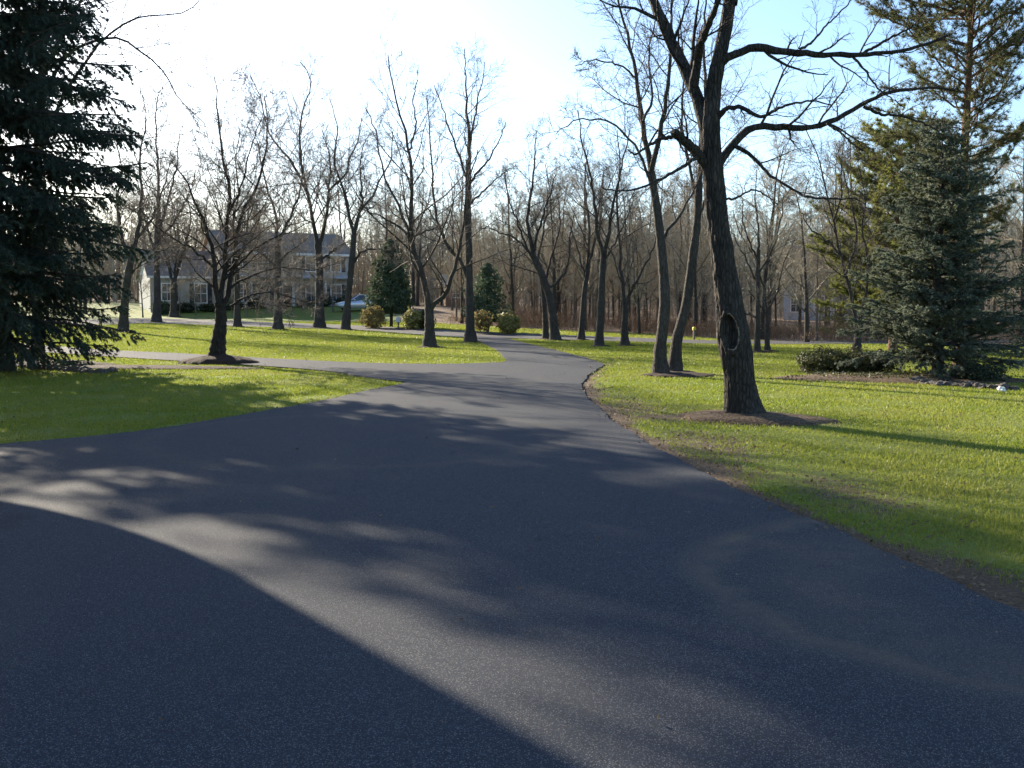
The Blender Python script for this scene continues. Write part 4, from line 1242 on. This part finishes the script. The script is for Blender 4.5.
bm = bmesh.new(); box(bm, 11.9, 13.9, -1.9, -0.62, -0.5, 0.15); box(bm, 12.1, 13.7, -2.3, -1.9, -0.5, -0.03); bm_obj('step', bm, M['stone'], house)
bm = bmesh.new(); prism(bm, [(-1.5, 2.95), (-0.62, 3.2), (-0.62, 3.34), (-1.5, 3.09)], 6.5, 19.3, 'x'); bm_obj('porch_roof', bm, M['roof_pale'], house)
for xw in (6.7, 9.2, 11.7, 14.1, 16.6, 19.1):
    bm = bmesh.new(); box(bm, xw - 0.08, xw + 0.08, -1.42, -1.26, -0.4, 2.98); box(bm, xw - 0.12, xw + 0.12, -1.46, -1.22, -0.4, -0.2); bm_obj('porch_post', bm, M['trim'], house)
bm = bmesh.new(); prism(bm, [(0.05, -0.5), (8.45, -0.5), (8.45, 3.0), (4.25, 5.48), (0.05, 3.0)], -0.03, -0.004, 'x'); bm_obj('sunlit_gable', bm, M['siding_sunlit'], house)  # thin panel over the end wall, sunlit tone held in its colour
cs, sn = math.cos(PSI), math.sin(PSI)
def hl(x, y): return (hx + x * cs - y * sn, hy + x * sn + y * cs)
for i in range(9):
    q = hl(0.6 + i * 2.2, -2.6 + 0.35 * math.sin(i * 2.1) if i < 5 or i > 6 else -3.4)
    shrub(q, (0.95 + 0.2 * math.sin(i), 0.8, 0.55 + 0.12 * math.cos(i * 1.7)), 700, 0.13, 'leaf_dark' if i % 3 else 'leaf_cedar', 'low dark green shrub planted along the front of the grey house', 300 + i, 'foundation shrubs of the grey house', lift=0.85)

def simple_house(base, rz, w, d, ze, zr, wall, roof, label, wins, name='house', cat='house', base_z=None):
    z = H(*base) if base_z is None else base_z
    h = empty(name, (base[0], base[1], z), label, cat, None, rz)
    gable_block(h, 0, w, 0, d, ze, zr, wall, roof)
    for (x, zz, ww, hh) in wins: window(h, x, zz, ww, hh, shut=False)
    return h
sb = at(446, 318, 112)
simple_house((sb.x, 112), 0.12, 5.0, 5.0, 2.5, 3.5, 'siding_brown', 'roof_pale', 'small brown outbuilding with pale roof in the wood behind the wide Y tree', [(1.2, 1.0, 0.8, 0.9), (3.6, 1.0, 0.8, 0.9)], 'outbuilding', 'outbuilding')
rb = at(783, 330, 97)
simple_house((rb.x, 97), -0.5, 8.5, 7.0, 4.9, 7.2, 'siding_blue', 'roof', 'pale blue grey house glimpsed through trunks right of the hollow tree', [(1.2, 0.8, 0.9, 1.4), (3.4, 0.8, 0.9, 1.4), (1.2, 3.1, 0.9, 1.3), (3.4, 3.1, 0.9, 1.3), (6, 0.8, 0.9, 1.4), (6, 3.1, 0.9, 1.3)])

# unseen house added left of the frame; its jettied upper storey is shaped to throw the straight edged shade on the near drive
def shade_house():
    A = Vector((-2.57, 7.1, 0))            # a point of the shade's straight edge on the drive
    az = Vector((-math.sin(SUN_AZ), math.cos(SUN_AZ), 0))
    t0 = 7.4
    C = A + az * t0                        # the corner of the jettied upper storey
    h = empty('house', (C.x, C.y, 0), 'unseen two storey house left of the frame, added to shade the near driveway', 'house', None, math.pi / 2 + SUN_AZ + RAD(20.6))
    zl = t0 * math.tan(SUN_EL)
    bm = bmesh.new(); prism(bm, [(0, 6.0), (0, zl + 0.62), (0.06, zl + 0.46), (0.18, zl + 0.33), (0.4, zl + 0.2), (0.8, zl + 0.08), (1.4, zl + 0.01), (4.4, zl), (4.4, 6.0)], 0, 9, 'y'); bm_obj('shade_upper_wall', bm, M['siding'], h)  # curved underside shaped to round the corner of the cast shade
    bm = bmesh.new(); box(bm, 0.1, 4.3, 2.6, 8.8, -0.3, zl - 0.003); bm_obj('shade_lower_wall', bm, M['brick'], h)
    bm = bmesh.new(); prism(bm, [(-0.06, 6.005), (9.3, 6.005), (4.6, 8.2)], -0.1, 4.5, 'x'); bm_obj('roof', bm, M['roof'], h)
    return h
shade_house()

# ------------------------------------------------------------------ parked car
def car(pos, rz, label):
    root = empty('parked_car', pos, label, 'car', None, rz)
    # stations along the car: x, half width, sill z, belt z
    st = [(-2.28, 0.70, 0.42, 0.74), (-2.2, 0.82, 0.28, 0.86), (-1.7, 0.88, 0.22, 0.95), (-0.9, 0.90, 0.2, 0.97), (0, 0.91, 0.2, 0.95), (0.75, 0.90, 0.2, 0.93), (1.3, 0.88, 0.2, 0.86), (1.9, 0.84, 0.24, 0.76), (2.22, 0.74, 0.34, 0.66), (2.3, 0.62, 0.42, 0.58)]
    bm = bmesh.new(); rows = []
    for x, w, z0, z1 in st:
        m = (z0 + z1) / 2
        ring = [(-w * 0.9, z0), (-w, z0 + 0.1), (-w, m), (-w * 0.97, z1 - 0.07), (-w * 0.86, z1), (0, z1 + 0.03), (w * 0.86, z1), (w * 0.97, z1 - 0.07), (w, m), (w, z0 + 0.1), (w * 0.9, z0)]
        rows.append([bm.verts.new((x, y, z)) for y, z in ring])
    for a, b in zip(rows[:-1], rows[1:]):
        for i in range(len(a)): bm.faces.new((a[i], a[(i + 1) % len(a)], b[(i + 1) % len(a)], b[i]))
    bm.faces.new(rows[0]); bm.faces.new(rows[-1][::-1])
    body = bm_obj('body', bm, M['car_paint'], root, True)
    cb = [(-1.75, 0.74, 0.93, 0.97), (-1.05, 0.66, 0.93, 1.40), (-0.3, 0.66, 0.93, 1.46), (0.35, 0.66, 0.93, 1.41), (1.12, 0.76, 0.9, 0.93)]
    bm = bmesh.new(); rows = []
    for x, w, z0, z1 in cb:
        rows.append([bm.verts.new(c) for c in ((x, -0.84 * (w / 0.7) ** 0.3, z0), (x, -w, z1 - 0.04), (x, -w * 0.8, z1), (x, w * 0.8, z1), (x, w, z1 - 0.04), (x, 0.84 * (w / 0.7) ** 0.3, z0))])
    for a, b in zip(rows[:-1], rows[1:]):
        for i in range(5): bm.faces.new((a[i], a[i + 1], b[i + 1], b[i]))
    bm_obj('window', bm, M['car_glass'], root, False)
    bm = bmesh.new()
    box(bm, -1.02, 0.36, -0.6, 0.6, 1.415, 1.485)
    bmesh.ops.bevel(bm, geom=bm.edges[:], offset=0.03, segments=2, affect='EDGES')
    for sg in (-1, 1):
        for (xa, za, xb, zb) in ((-1.7, 0.96, -1.03, 1.42), (-0.28, 0.94, -0.3, 1.45), (0.36, 1.42, 1.1, 0.92)):
            Pm = [Vector((xa, sg * 0.80, za)), Vector((xb, sg * 0.66, zb))]
            if xa == 0.36: Pm = [Vector((xa, sg * 0.66, za)), Vector((xb, sg * 0.82, zb))]
            dv = Vector((0.05, 0, 0)); ov_ = Vector((0, sg * 0.02, 0))
            q = [Pm[0] - dv, Pm[0] + dv, Pm[1] + dv, Pm[1] - dv]
            f1_ = [bm.verts.new(p + ov_) for p in q]; f2_ = [bm.verts.new(p - ov_) for p in q]
            bm.faces.new(f1_); bm.faces.new(f2_[::-1])
            for i in range(4): bm.faces.new((f1_[i], f1_[(i + 1) % 4], f2_[(i + 1) % 4], f2_[i]))
    bm_obj('roof', bm, M['car_paint'], root, False)
    for x in (-1.38, 1.42):
        for sg in (-1, 1):
            s = np.linspace(0, 2 * math.pi, 25)
            ty = np.stack([x + 0.24 * np.cos(s), np.full(25, sg * 0.81), 0.33 + 0.24 * np.sin(s)], 1)
            w = Tubes().add(ty, np.full(25, 0.09), 10).build('wheel', M['rubber'], root)
            bm = bmesh.new()
            bmesh.ops.create_cone(bm, cap_ends=True, segments=20, radius1=0.2, radius2=0.17, depth=0.1, matrix=Matrix.Translation((x, sg * 0.83, 0.33)) @ Matrix.Rotation(-sg * math.pi / 2, 4, 'X'))
            bm_obj('rim', bm, M['alloy'], w)
    for sg in (-1, 1):
        bm = bmesh.new(); box(bm, 2.12, 2.29, sg * 0.62 - 0.13, sg * 0.62 + 0.13, 0.58, 0.70); bmesh.ops.bevel(bm, geom=bm.edges[:], offset=0.03, segments=2, affect='EDGES'); bm_obj('headlight', bm, M['lamp_clear'], root)
        bm = bmesh.new(); box(bm, -2.27, -2.15, sg * 0.66 - 0.12, sg * 0.66 + 0.12, 0.66, 0.82); bmesh.ops.bevel(bm, geom=bm.edges[:], offset=0.03, segments=2, affect='EDGES'); bm_obj('tail_light', bm, M['lamp_red'], root)
        bm = bmesh.new(); box(bm, 0.72, 0.86, sg * 0.98 - 0.09, sg * 0.98 + 0.09, 0.93, 1.05); bmesh.ops.bevel(bm, geom=bm.edges[:], offset=0.025, segments=2, affect='EDGES'); bm_obj('mirror', bm, M['car_paint'], root)
    return root
cp = at(361, 307, 93)
cz = H(cp.x, 93)
car((cp.x, 93, cz), RAD(200), 'silver blue car parked beside the grey house')
yard = at(361, 307, 93)

# mailbox, yellow box, roadside bin
def post_box(base, mat, label, w=0.22, h=0.24, d=0.48, hp=1.0, name='mailbox', rz=0.0):
    root = empty(name, (base[0], base[1], H(*base)), label, 'mailbox', None, rz)
    bm = bmesh.new(); box(bm, -0.05, 0.05, -0.05, 0.05, -0.2, hp); box(bm, -0.06, 0.06, -d * 0.45, d * 0.45, hp, hp + 0.04); bm_obj('post', bm, M['post_wood'], root)
    bm = bmesh.new()
    prof = [(-w / 2, hp + 0.045), (w / 2, hp + 0.045)] + [(w / 2 * math.cos(a), hp + 0.045 + h * 0.55 + h * 0.45 * math.sin(a)) for a in np.linspace(0, math.pi, 9)]
    prism(bm, prof, -d / 2, d / 2, 'y'); bm_obj('box', bm, M[mat], root)
    bm = bmesh.new(); box(bm, w / 2 + 0.004, w / 2 + 0.02, -0.02, 0.02, hp + 0.15, hp + 0.38); bm_obj('flag', bm, M['lamp_red'], root)
b = gp(396.5, 329); post_box((b.x + 0.15, b.y - 0.2), 'trim', 'small white mailbox on a post beside the conical evergreen', 0.28, 0.38, 0.45, 0.42)
b = gp(703.5, 342); post_box((b.x, b.y + 2.6), 'yellow', 'small yellow box on a post before the brush left of the hollow trunk', 0.16, 0.16, 0.26, 0.5)
b = gp(672, 344)
o = bpy.data.objects.new('white_stone', RM[2].copy()); o.data.materials[0] = M['stone_white']
o.scale = (0.2, 0.2, 0.42); o.location = (b.x + 0.3, b.y + 0.4, H(b.x, b.y) + 0.18); link(o); props(o, 'upright pale stone by the street between the dark pair of trunks', 'stone')

# ------------------------------------------------------------------ the wood: individual trees
def wood_variant(seed, Ht, r0, forks):
    rs = np.random.RandomState(seed)
    n = 14
    s = np.linspace(0, 1, n)
    x = np.cumsum(rs.randn(n)) * 0.06 * s; y = np.cumsum(rs.randn(n)) * 0.06 * s
    P = np.stack([x + rs.randn() * 0.6 * s ** 2, y, -0.2 + (Ht * 0.9 + 0.2) * s], 1)
    Rr = r0 * (1 - 0.82 * s); Rr[0] *= 1.35
    tr = Tubes().add(P, Rr, 8)
    P1, R1 = kids(P[None], Rr[None], forks, 0.2, 0.99, 0.40, 0.78, 9, 0.045, 0.15, 0.55, 0.016, rs)
    P2, R2 = kids(P1, R1, 9, 0.12, 1.0, 0.48, 0.8, 6, 0.025, 0.17, 0.55, 0.011, rs)
    P3, R3 = kids(P2, R2, 7, 0.12, 1.0, 0.55, 0.8, 4, 0.015, 0.2, 0.6, 0.0085, rs)
    P4, R4 = kids(P3, R3, 4, 0.15, 1.0, 0.6, 0.7, 3, 0.03, 0.2, 0.7, 0.008, rs)
    tr.add(P1[: forks // 3], R1[: forks // 3], 6)
    cr = Tubes().add(P1, R1, 5).add(P2, R2, 3).add(P3, R3, 3).add(P4, R4, 3)
    return tr, cr
VAR = []
for i, (h_, r_, f_) in enumerate(((13, 0.17, 15), (11, 0.13, 13), (14.5, 0.2, 16), (9.5, 0.10, 14), (12, 0.15, 14), (8, 0.09, 12), (13.5, 0.14, 12))):
    tr, cr = wood_variant(900 + i, h_, r_, f_)
    VAR.append((tr, cr))
WM = []
for i, (tr, cr) in enumerate(VAR):
    V, F = tr.arrays(); m1 = np_mesh('trunk', V, F, M['bark_pale'] if i % 2 else M['bark'], True)
    V, F = cr.arrays(); m2 = np_mesh('crown', V, F, M['twig_pale'], False)
    WM.append((m1, m2))
def wood_tree(x, y, vi, s, rz, label, group):
    e = empty('woodland_tree', (x, y, H(x, y)), label, 'tree', group, rz)
    e.scale = (s, s, s * rw.uniform(0.9, 1.1))
    for nm, me in zip(('trunk', 'crown'), WM[vi]):
        o = bpy.data.objects.new(nm, me); link(o, e)
rw = random.Random(77)
placed = []
def scatter(n, xr, yr, dmin, ok, label, group, sr):
    c = 0; tries = 0
    while c < n and tries < 20000:
        tries += 1
        y = yr[0] + (yr[1] - yr[0]) * rw.random() ** 1.4; x = rw.uniform(*xr) if not callable(xr) else xr(y)
        if not ok(x, y): continue
        if any((x - a) ** 2 + (y - b_) ** 2 < dmin ** 2 for a, b_ in placed): continue
        placed.append((x, y)); c += 1
        wood_tree(x, y, rw.randrange(7), rw.uniform(*sr), rw.uniform(0, 6.28), label, group)
def clear_of_gable(x, y):
    dx, dy = x + 37, y - 99
    return not (abs(dx * 0.8 + dy * 0.6) < 4.5 and (-0.6 * dx + 0.8 * dy) > -2)
def in_wood(x, y):
    return bool(inside(WOOD, np.array([x]), np.array([y]))[0])
scatter(95, lambda y: rw.uniform(-0.06 * y, 0.2 * y), (62, 112), 1.5, lambda x, y: in_wood(x, y) and not (-8 < x < -1 and 108 < y < 119), 'slender bare brown tree of the wood across the street, in the middle of the view', 'trees of the wood across the street', (0.6, 0.92))
scatter(75, lambda y: rw.uniform(0.16 * y, 0.62 * y), (46, 100), 1.7, lambda x, y: in_wood(x, y) and not (24 < x < 38 and 91 < y < 104) and not (y < 49 and x > 18), 'slender bare brown tree in the wood beyond the right lawn', 'trees of the wood beyond the right lawn', (0.58, 0.92))
scatter(62, lambda y: rw.uniform(-0.62 * y, -0.03 * y), (107, 150), 2.0, lambda x, y: in_wood(x, y) and clear_of_gable(x, y), 'bare brown tree standing behind the grey house', 'trees behind the grey house', (0.85, 1.25))
scatter(10, lambda y: rw.uniform(-0.62 * y, -0.40 * y), (78, 104), 2.5, lambda x, y: clear_of_gable(x, y) and not inside(ST_POLY, np.array([x]), np.array([y]))[0] and seg_dist(ST_POLY, np.array([x]), np.array([y]))[0] > 1.5, 'bare tree beyond the street left of the sunlit gable', 'bare trees left of the grey house', (0.7, 1.0))
for px_, Y_, sc_ in ((232, 90, .52), (256, 93, .6), (283, 91, .7), (303, 94, .85), (333, 92, .75), (196, 90, .6), (143, 88, .7), (267, 92, .95), (247, 89, .75), (292, 90, .9), (218, 92, .8), (322, 89, .7), (180, 91, .5)):
    q_ = at(px_, 320, Y_)
    wood_tree(q_.x, Y_, (5, 3)[int(px_) % 2], sc_, px_ * 1.3, 'small spreading bare tree on the lawn before the grey house', 'small bare trees before the grey house')
# far mass of the wood
def far_wood():
    rs = np.random.RandomState(31)
    N = 1150
    y = 118 + 110 * rs.rand(N) ** 1.3; x = (rs.rand(N) * 1.5 - 0.72) * y
    Ht = rs.uniform(7, 13, N) * (0.75 + y / 500)
    s = np.linspace(0, 1, 6)
    P = np.stack([x[:, None] + rs.randn(N, 1) * 0.6 * s, y[:, None] + 0 * s, hgt(x, y)[:, None] + Ht[:, None] * s], 2)
    Rr = (Ht * 0.011)[:, None] * (1.1 - s)
    tb = Tubes().add(P, Rr, 4)
    P1, R1 = kids(P, Rr, 11, 0.08, 0.98, 0.36, 0.65, 5, 0.09, 0.12, 0.7, 0.03, rs)
    P2, R2 = kids(P1, R1, 9, 0.1, 1.0, 0.55, 0.75, 3, 0.05, 0.18, 0.6, 0.022, rs)
    tb.add(P1, R1, 3).add(P2, R2, 3)
    N = 2600
    y = 108 + 60 * rs.rand(N) ** 1.2; x = (rs.rand(N) * 1.5 - 0.72) * y
    k_ = inside(WOOD, x, y) & ~((x < -10) & (y < 121)); x, y = x[k_], y[k_]; N = len(x)
    Ht = rs.uniform(1.5, 5.5, N)
    s = np.linspace(0, 1, 4)
    P = np.stack([x[:, None] + rs.randn(N, 1) * 0.5 * s, y[:, None] + 0 * s, hgt(x, y)[:, None] + Ht[:, None] * s], 2)
    P1, R1 = kids(P, np.full((N, 4), 0.03), 7, 0.02, 0.98, 0.5, 0.6, 4, 0.1, 0.15, 0.8, 0.022, rs)
    P2, R2 = kids(P1, R1, 4, 0.1, 1.0, 0.6, 0.7, 3, 0.05, 0.18, 0.8, 0.018, rs)
    tb.add(P, np.full((N, 4), 0.035), 3).add(P1, R1, 3).add(P2, R2, 3)
    o = tb.build('far_woodland', M['twig_pale'], None, None, False)
    props(o, 'far brown mass of bare winter trees behind the nearer wood', 'woodland', None, 'stuff')
far_wood()
# brush along the edge of the wood
def brush():
    rs = np.random.RandomState(41)
    N = 7000
    ln = [(-5.5, 79), (-3, 75.8), (3, 67.8), (8.5, 62.4), (13, 51.8), (14.2, 48.3), (17.5, 47.8), (22, 46.8), (30, 45)]
    C = crom(np.array(ln), 400)
    i = rs.randint(0, 400, N)
    off = rs.rand(N) ** 1.5 * 14
    x = C[i, 0] + rs.randn(N) * 0.5 + off * 0.25; y = C[i, 1] + off + rs.randn(N) * 0.25
    keep = inside(WOOD, x, y) & ((noise_arr(x * 0.35, y * 0.35) > -0.22))
    x, y = x[keep], y[keep]; n = len(x)
    z = hgt(x, y)
    s = np.linspace(0, 1, 4)
    hh = rs.uniform(0.4, 1.35, n) * (0.7 + 0.6 * (noise_arr(x * 0.2, y * 0.2 + 9) > 0))
    lx = rs.randn(n) * 0.35; ly = rs.randn(n) * 0.35
    P = np.stack([x[:, None] + lx[:, None] * s ** 1.6, y[:, None] + ly[:, None] * s ** 1.6, z[:, None] - 0.03 + hh[:, None] * s], 2)
    tb = Tubes().add(P, np.full((n, 1), 0.007) * (1.2 - s), 3)
    P2, R2 = kids(P, np.full((n, 4), 0.005), 4, 0.3, 1.0, 0.4, 0.6, 3, 0.05, 0.1, 0.8, 0.004, rs)
    tb.add(P2, R2, 3)
    V, F = tb.arrays()
    # withered leaves on the stems
    m = n * 5
    k = rs.randint(0, len(P2), m); q = P2[k, rs.randint(0, 3, m)] + rs.randn(m, 3) * 0.05
    a = rs.randn(m, 3); a = nrm(a); b_ = nrm(np.cross(a, rs.randn(m, 3)))
    sz = rs.uniform(0.02, 0.05, (m, 1))
    LV = np.stack([q - a * sz, q + b_ * sz * 0.5, q + a * sz, q - b_ * sz * 0.5], 1).reshape(-1, 3)
    LF = np.arange(m * 4).reshape(-1, 4) + len(V)
    o = obj_np('brush', np.concatenate([V, LV]), F + [LF], M['brush'])
    props(o, 'reddish brown winter brush along the edge of the wood', 'brush', None, 'stuff')
def noise_arr(x, y):
    return np.array([noise.noise(Vector((a, b_, 0.3))) for a, b_ in zip(x, y)])
brush()

# ------------------------------------------------------------------ grass blades and fallen leaves
def sample_r(rs, N, rmin, rmax, amin, amax, pw):
    """density falls off with distance: fewer, bigger tufts far away"""
    u = rs.rand(N)
    e = 2 - pw
    r = (rmin ** e + u * (rmax ** e - rmin ** e)) ** (1 / e)
    a = rs.uniform(amin, amax, N)
    return np.sin(a) * r, np.cos(a) * r, r
def grass():
    rs = np.random.RandomState(51)
    x, y, r = sample_r(rs, 1450000, 3.6, 82, -0.66, 0.80, 1.6)
    keep = ~((inside(DR_POLY, x, y) & (seg_dist(R_EDGE, x, y, False) > 0.035) & (seg_dist(L_EDGE, x, y, False) > 0.035)) | inside(SD_POLY, x, y) | inside(ST_POLY, x, y) | inside(WOOD, x, y) | in_beds(x, y, 0.85))
    x, y, r = x[keep], y[keep], r[keep]
    n1 = np.sin(x * 3.1 + np.sin(y * 2.3)) * 0.5 * np.cos(y * 2.7 + x)
    l = litter_at(x, y, n1)
    keep = rs.rand(len(x)) > l * 1.35 - 0.12
    x, y, r = x[keep], y[keep], r[keep]
    n = len(x)
    z = hgt(x, y)
    hgt_ = (0.020 + 0.00062 * r) * (0.55 + 0.9 * rs.rand(n))
    w = 0.0022 + 0.00034 * r
    az = rs.rand(n) * 6.283; lean = rs.rand(n) * 0.9
    f = rs.rand(n) * 6.283
    dx, dy = np.cos(f) * w, np.sin(f) * w
    p0 = np.stack([x - dx, y - dy, z - 0.005], 1); p1 = np.stack([x + dx, y + dy, z - 0.005], 1)
    tip = np.stack([x + np.cos(az) * hgt_ * lean, y + np.sin(az) * hgt_ * lean, z + hgt_ * 0.95], 1)
    V = np.stack([p0, p1, tip], 1).reshape(-1, 3)
    o = obj_np('grass', V, [np.arange(len(V)).reshape(-1, 3)], M['blade'])
    props(o, 'short green lawn grass on both sides of the driveway', 'grass', None, 'stuff')
grass()
def leaves():
    rs = np.random.RandomState(61)
    N = 220000
    x, y, r = sample_r(rs, N, 3.6, 45, -0.66, 0.8, 1.3)
    n1 = np.sin(x * 3.1 + np.sin(y * 2.3)) * 0.5 * np.cos(y * 2.7 + x)
    l = litter_at(x, y, n1)
    on_road = inside(DR_POLY, x, y) | inside(SD_POLY, x, y)
    keep = (rs.rand(N) < np.where(on_road, 0.0, l * 0.34 + 0.016)) & ~inside(WOOD, x, y) 
    dr_ = seg_dist(R_EDGE, x, y, False)
    keep |= on_road & (dr_ < 0.2) & (rs.rand(N) < 0.10 * (1 - dr_ / 0.2))
    keep |= on_road & (rs.rand(N) < 0.0012)
    x, y, r = x[keep], y[keep], r[keep]; n = len(x)
    z = hgt(x, y) + 0.012 + rs.rand(n) * 0.02 + np.where(inside(DR_POLY, x, y), 0.025, 0.0)
    q = np.stack([x, y, z], 1)
    nv = nrm(np.array([0, 0, 1.]) + 0.45 * rs.randn(n, 3))
    a = nrm(np.cross(nv, rs.randn(n, 3))); b_ = np.cross(nv, a)
    sz = (rs.uniform(0.006, 0.02, n) + 0.0007 * r)[:, None]
    V = np.stack([q - a * sz, q + b_ * sz * 0.55 + nv * sz * 0.2, q + a * sz, q - b_ * sz * 0.55 + nv * sz * 0.2], 1).reshape(-1, 3)
    o = obj_np('fallen_leaves', V, [np.arange(len(V)).reshape(-1, 4)], M['dead_leaf'])
    props(o, 'small dry brown leaves scattered along the driveway edge and lawn', 'leaves', None, 'stuff')
leaves()
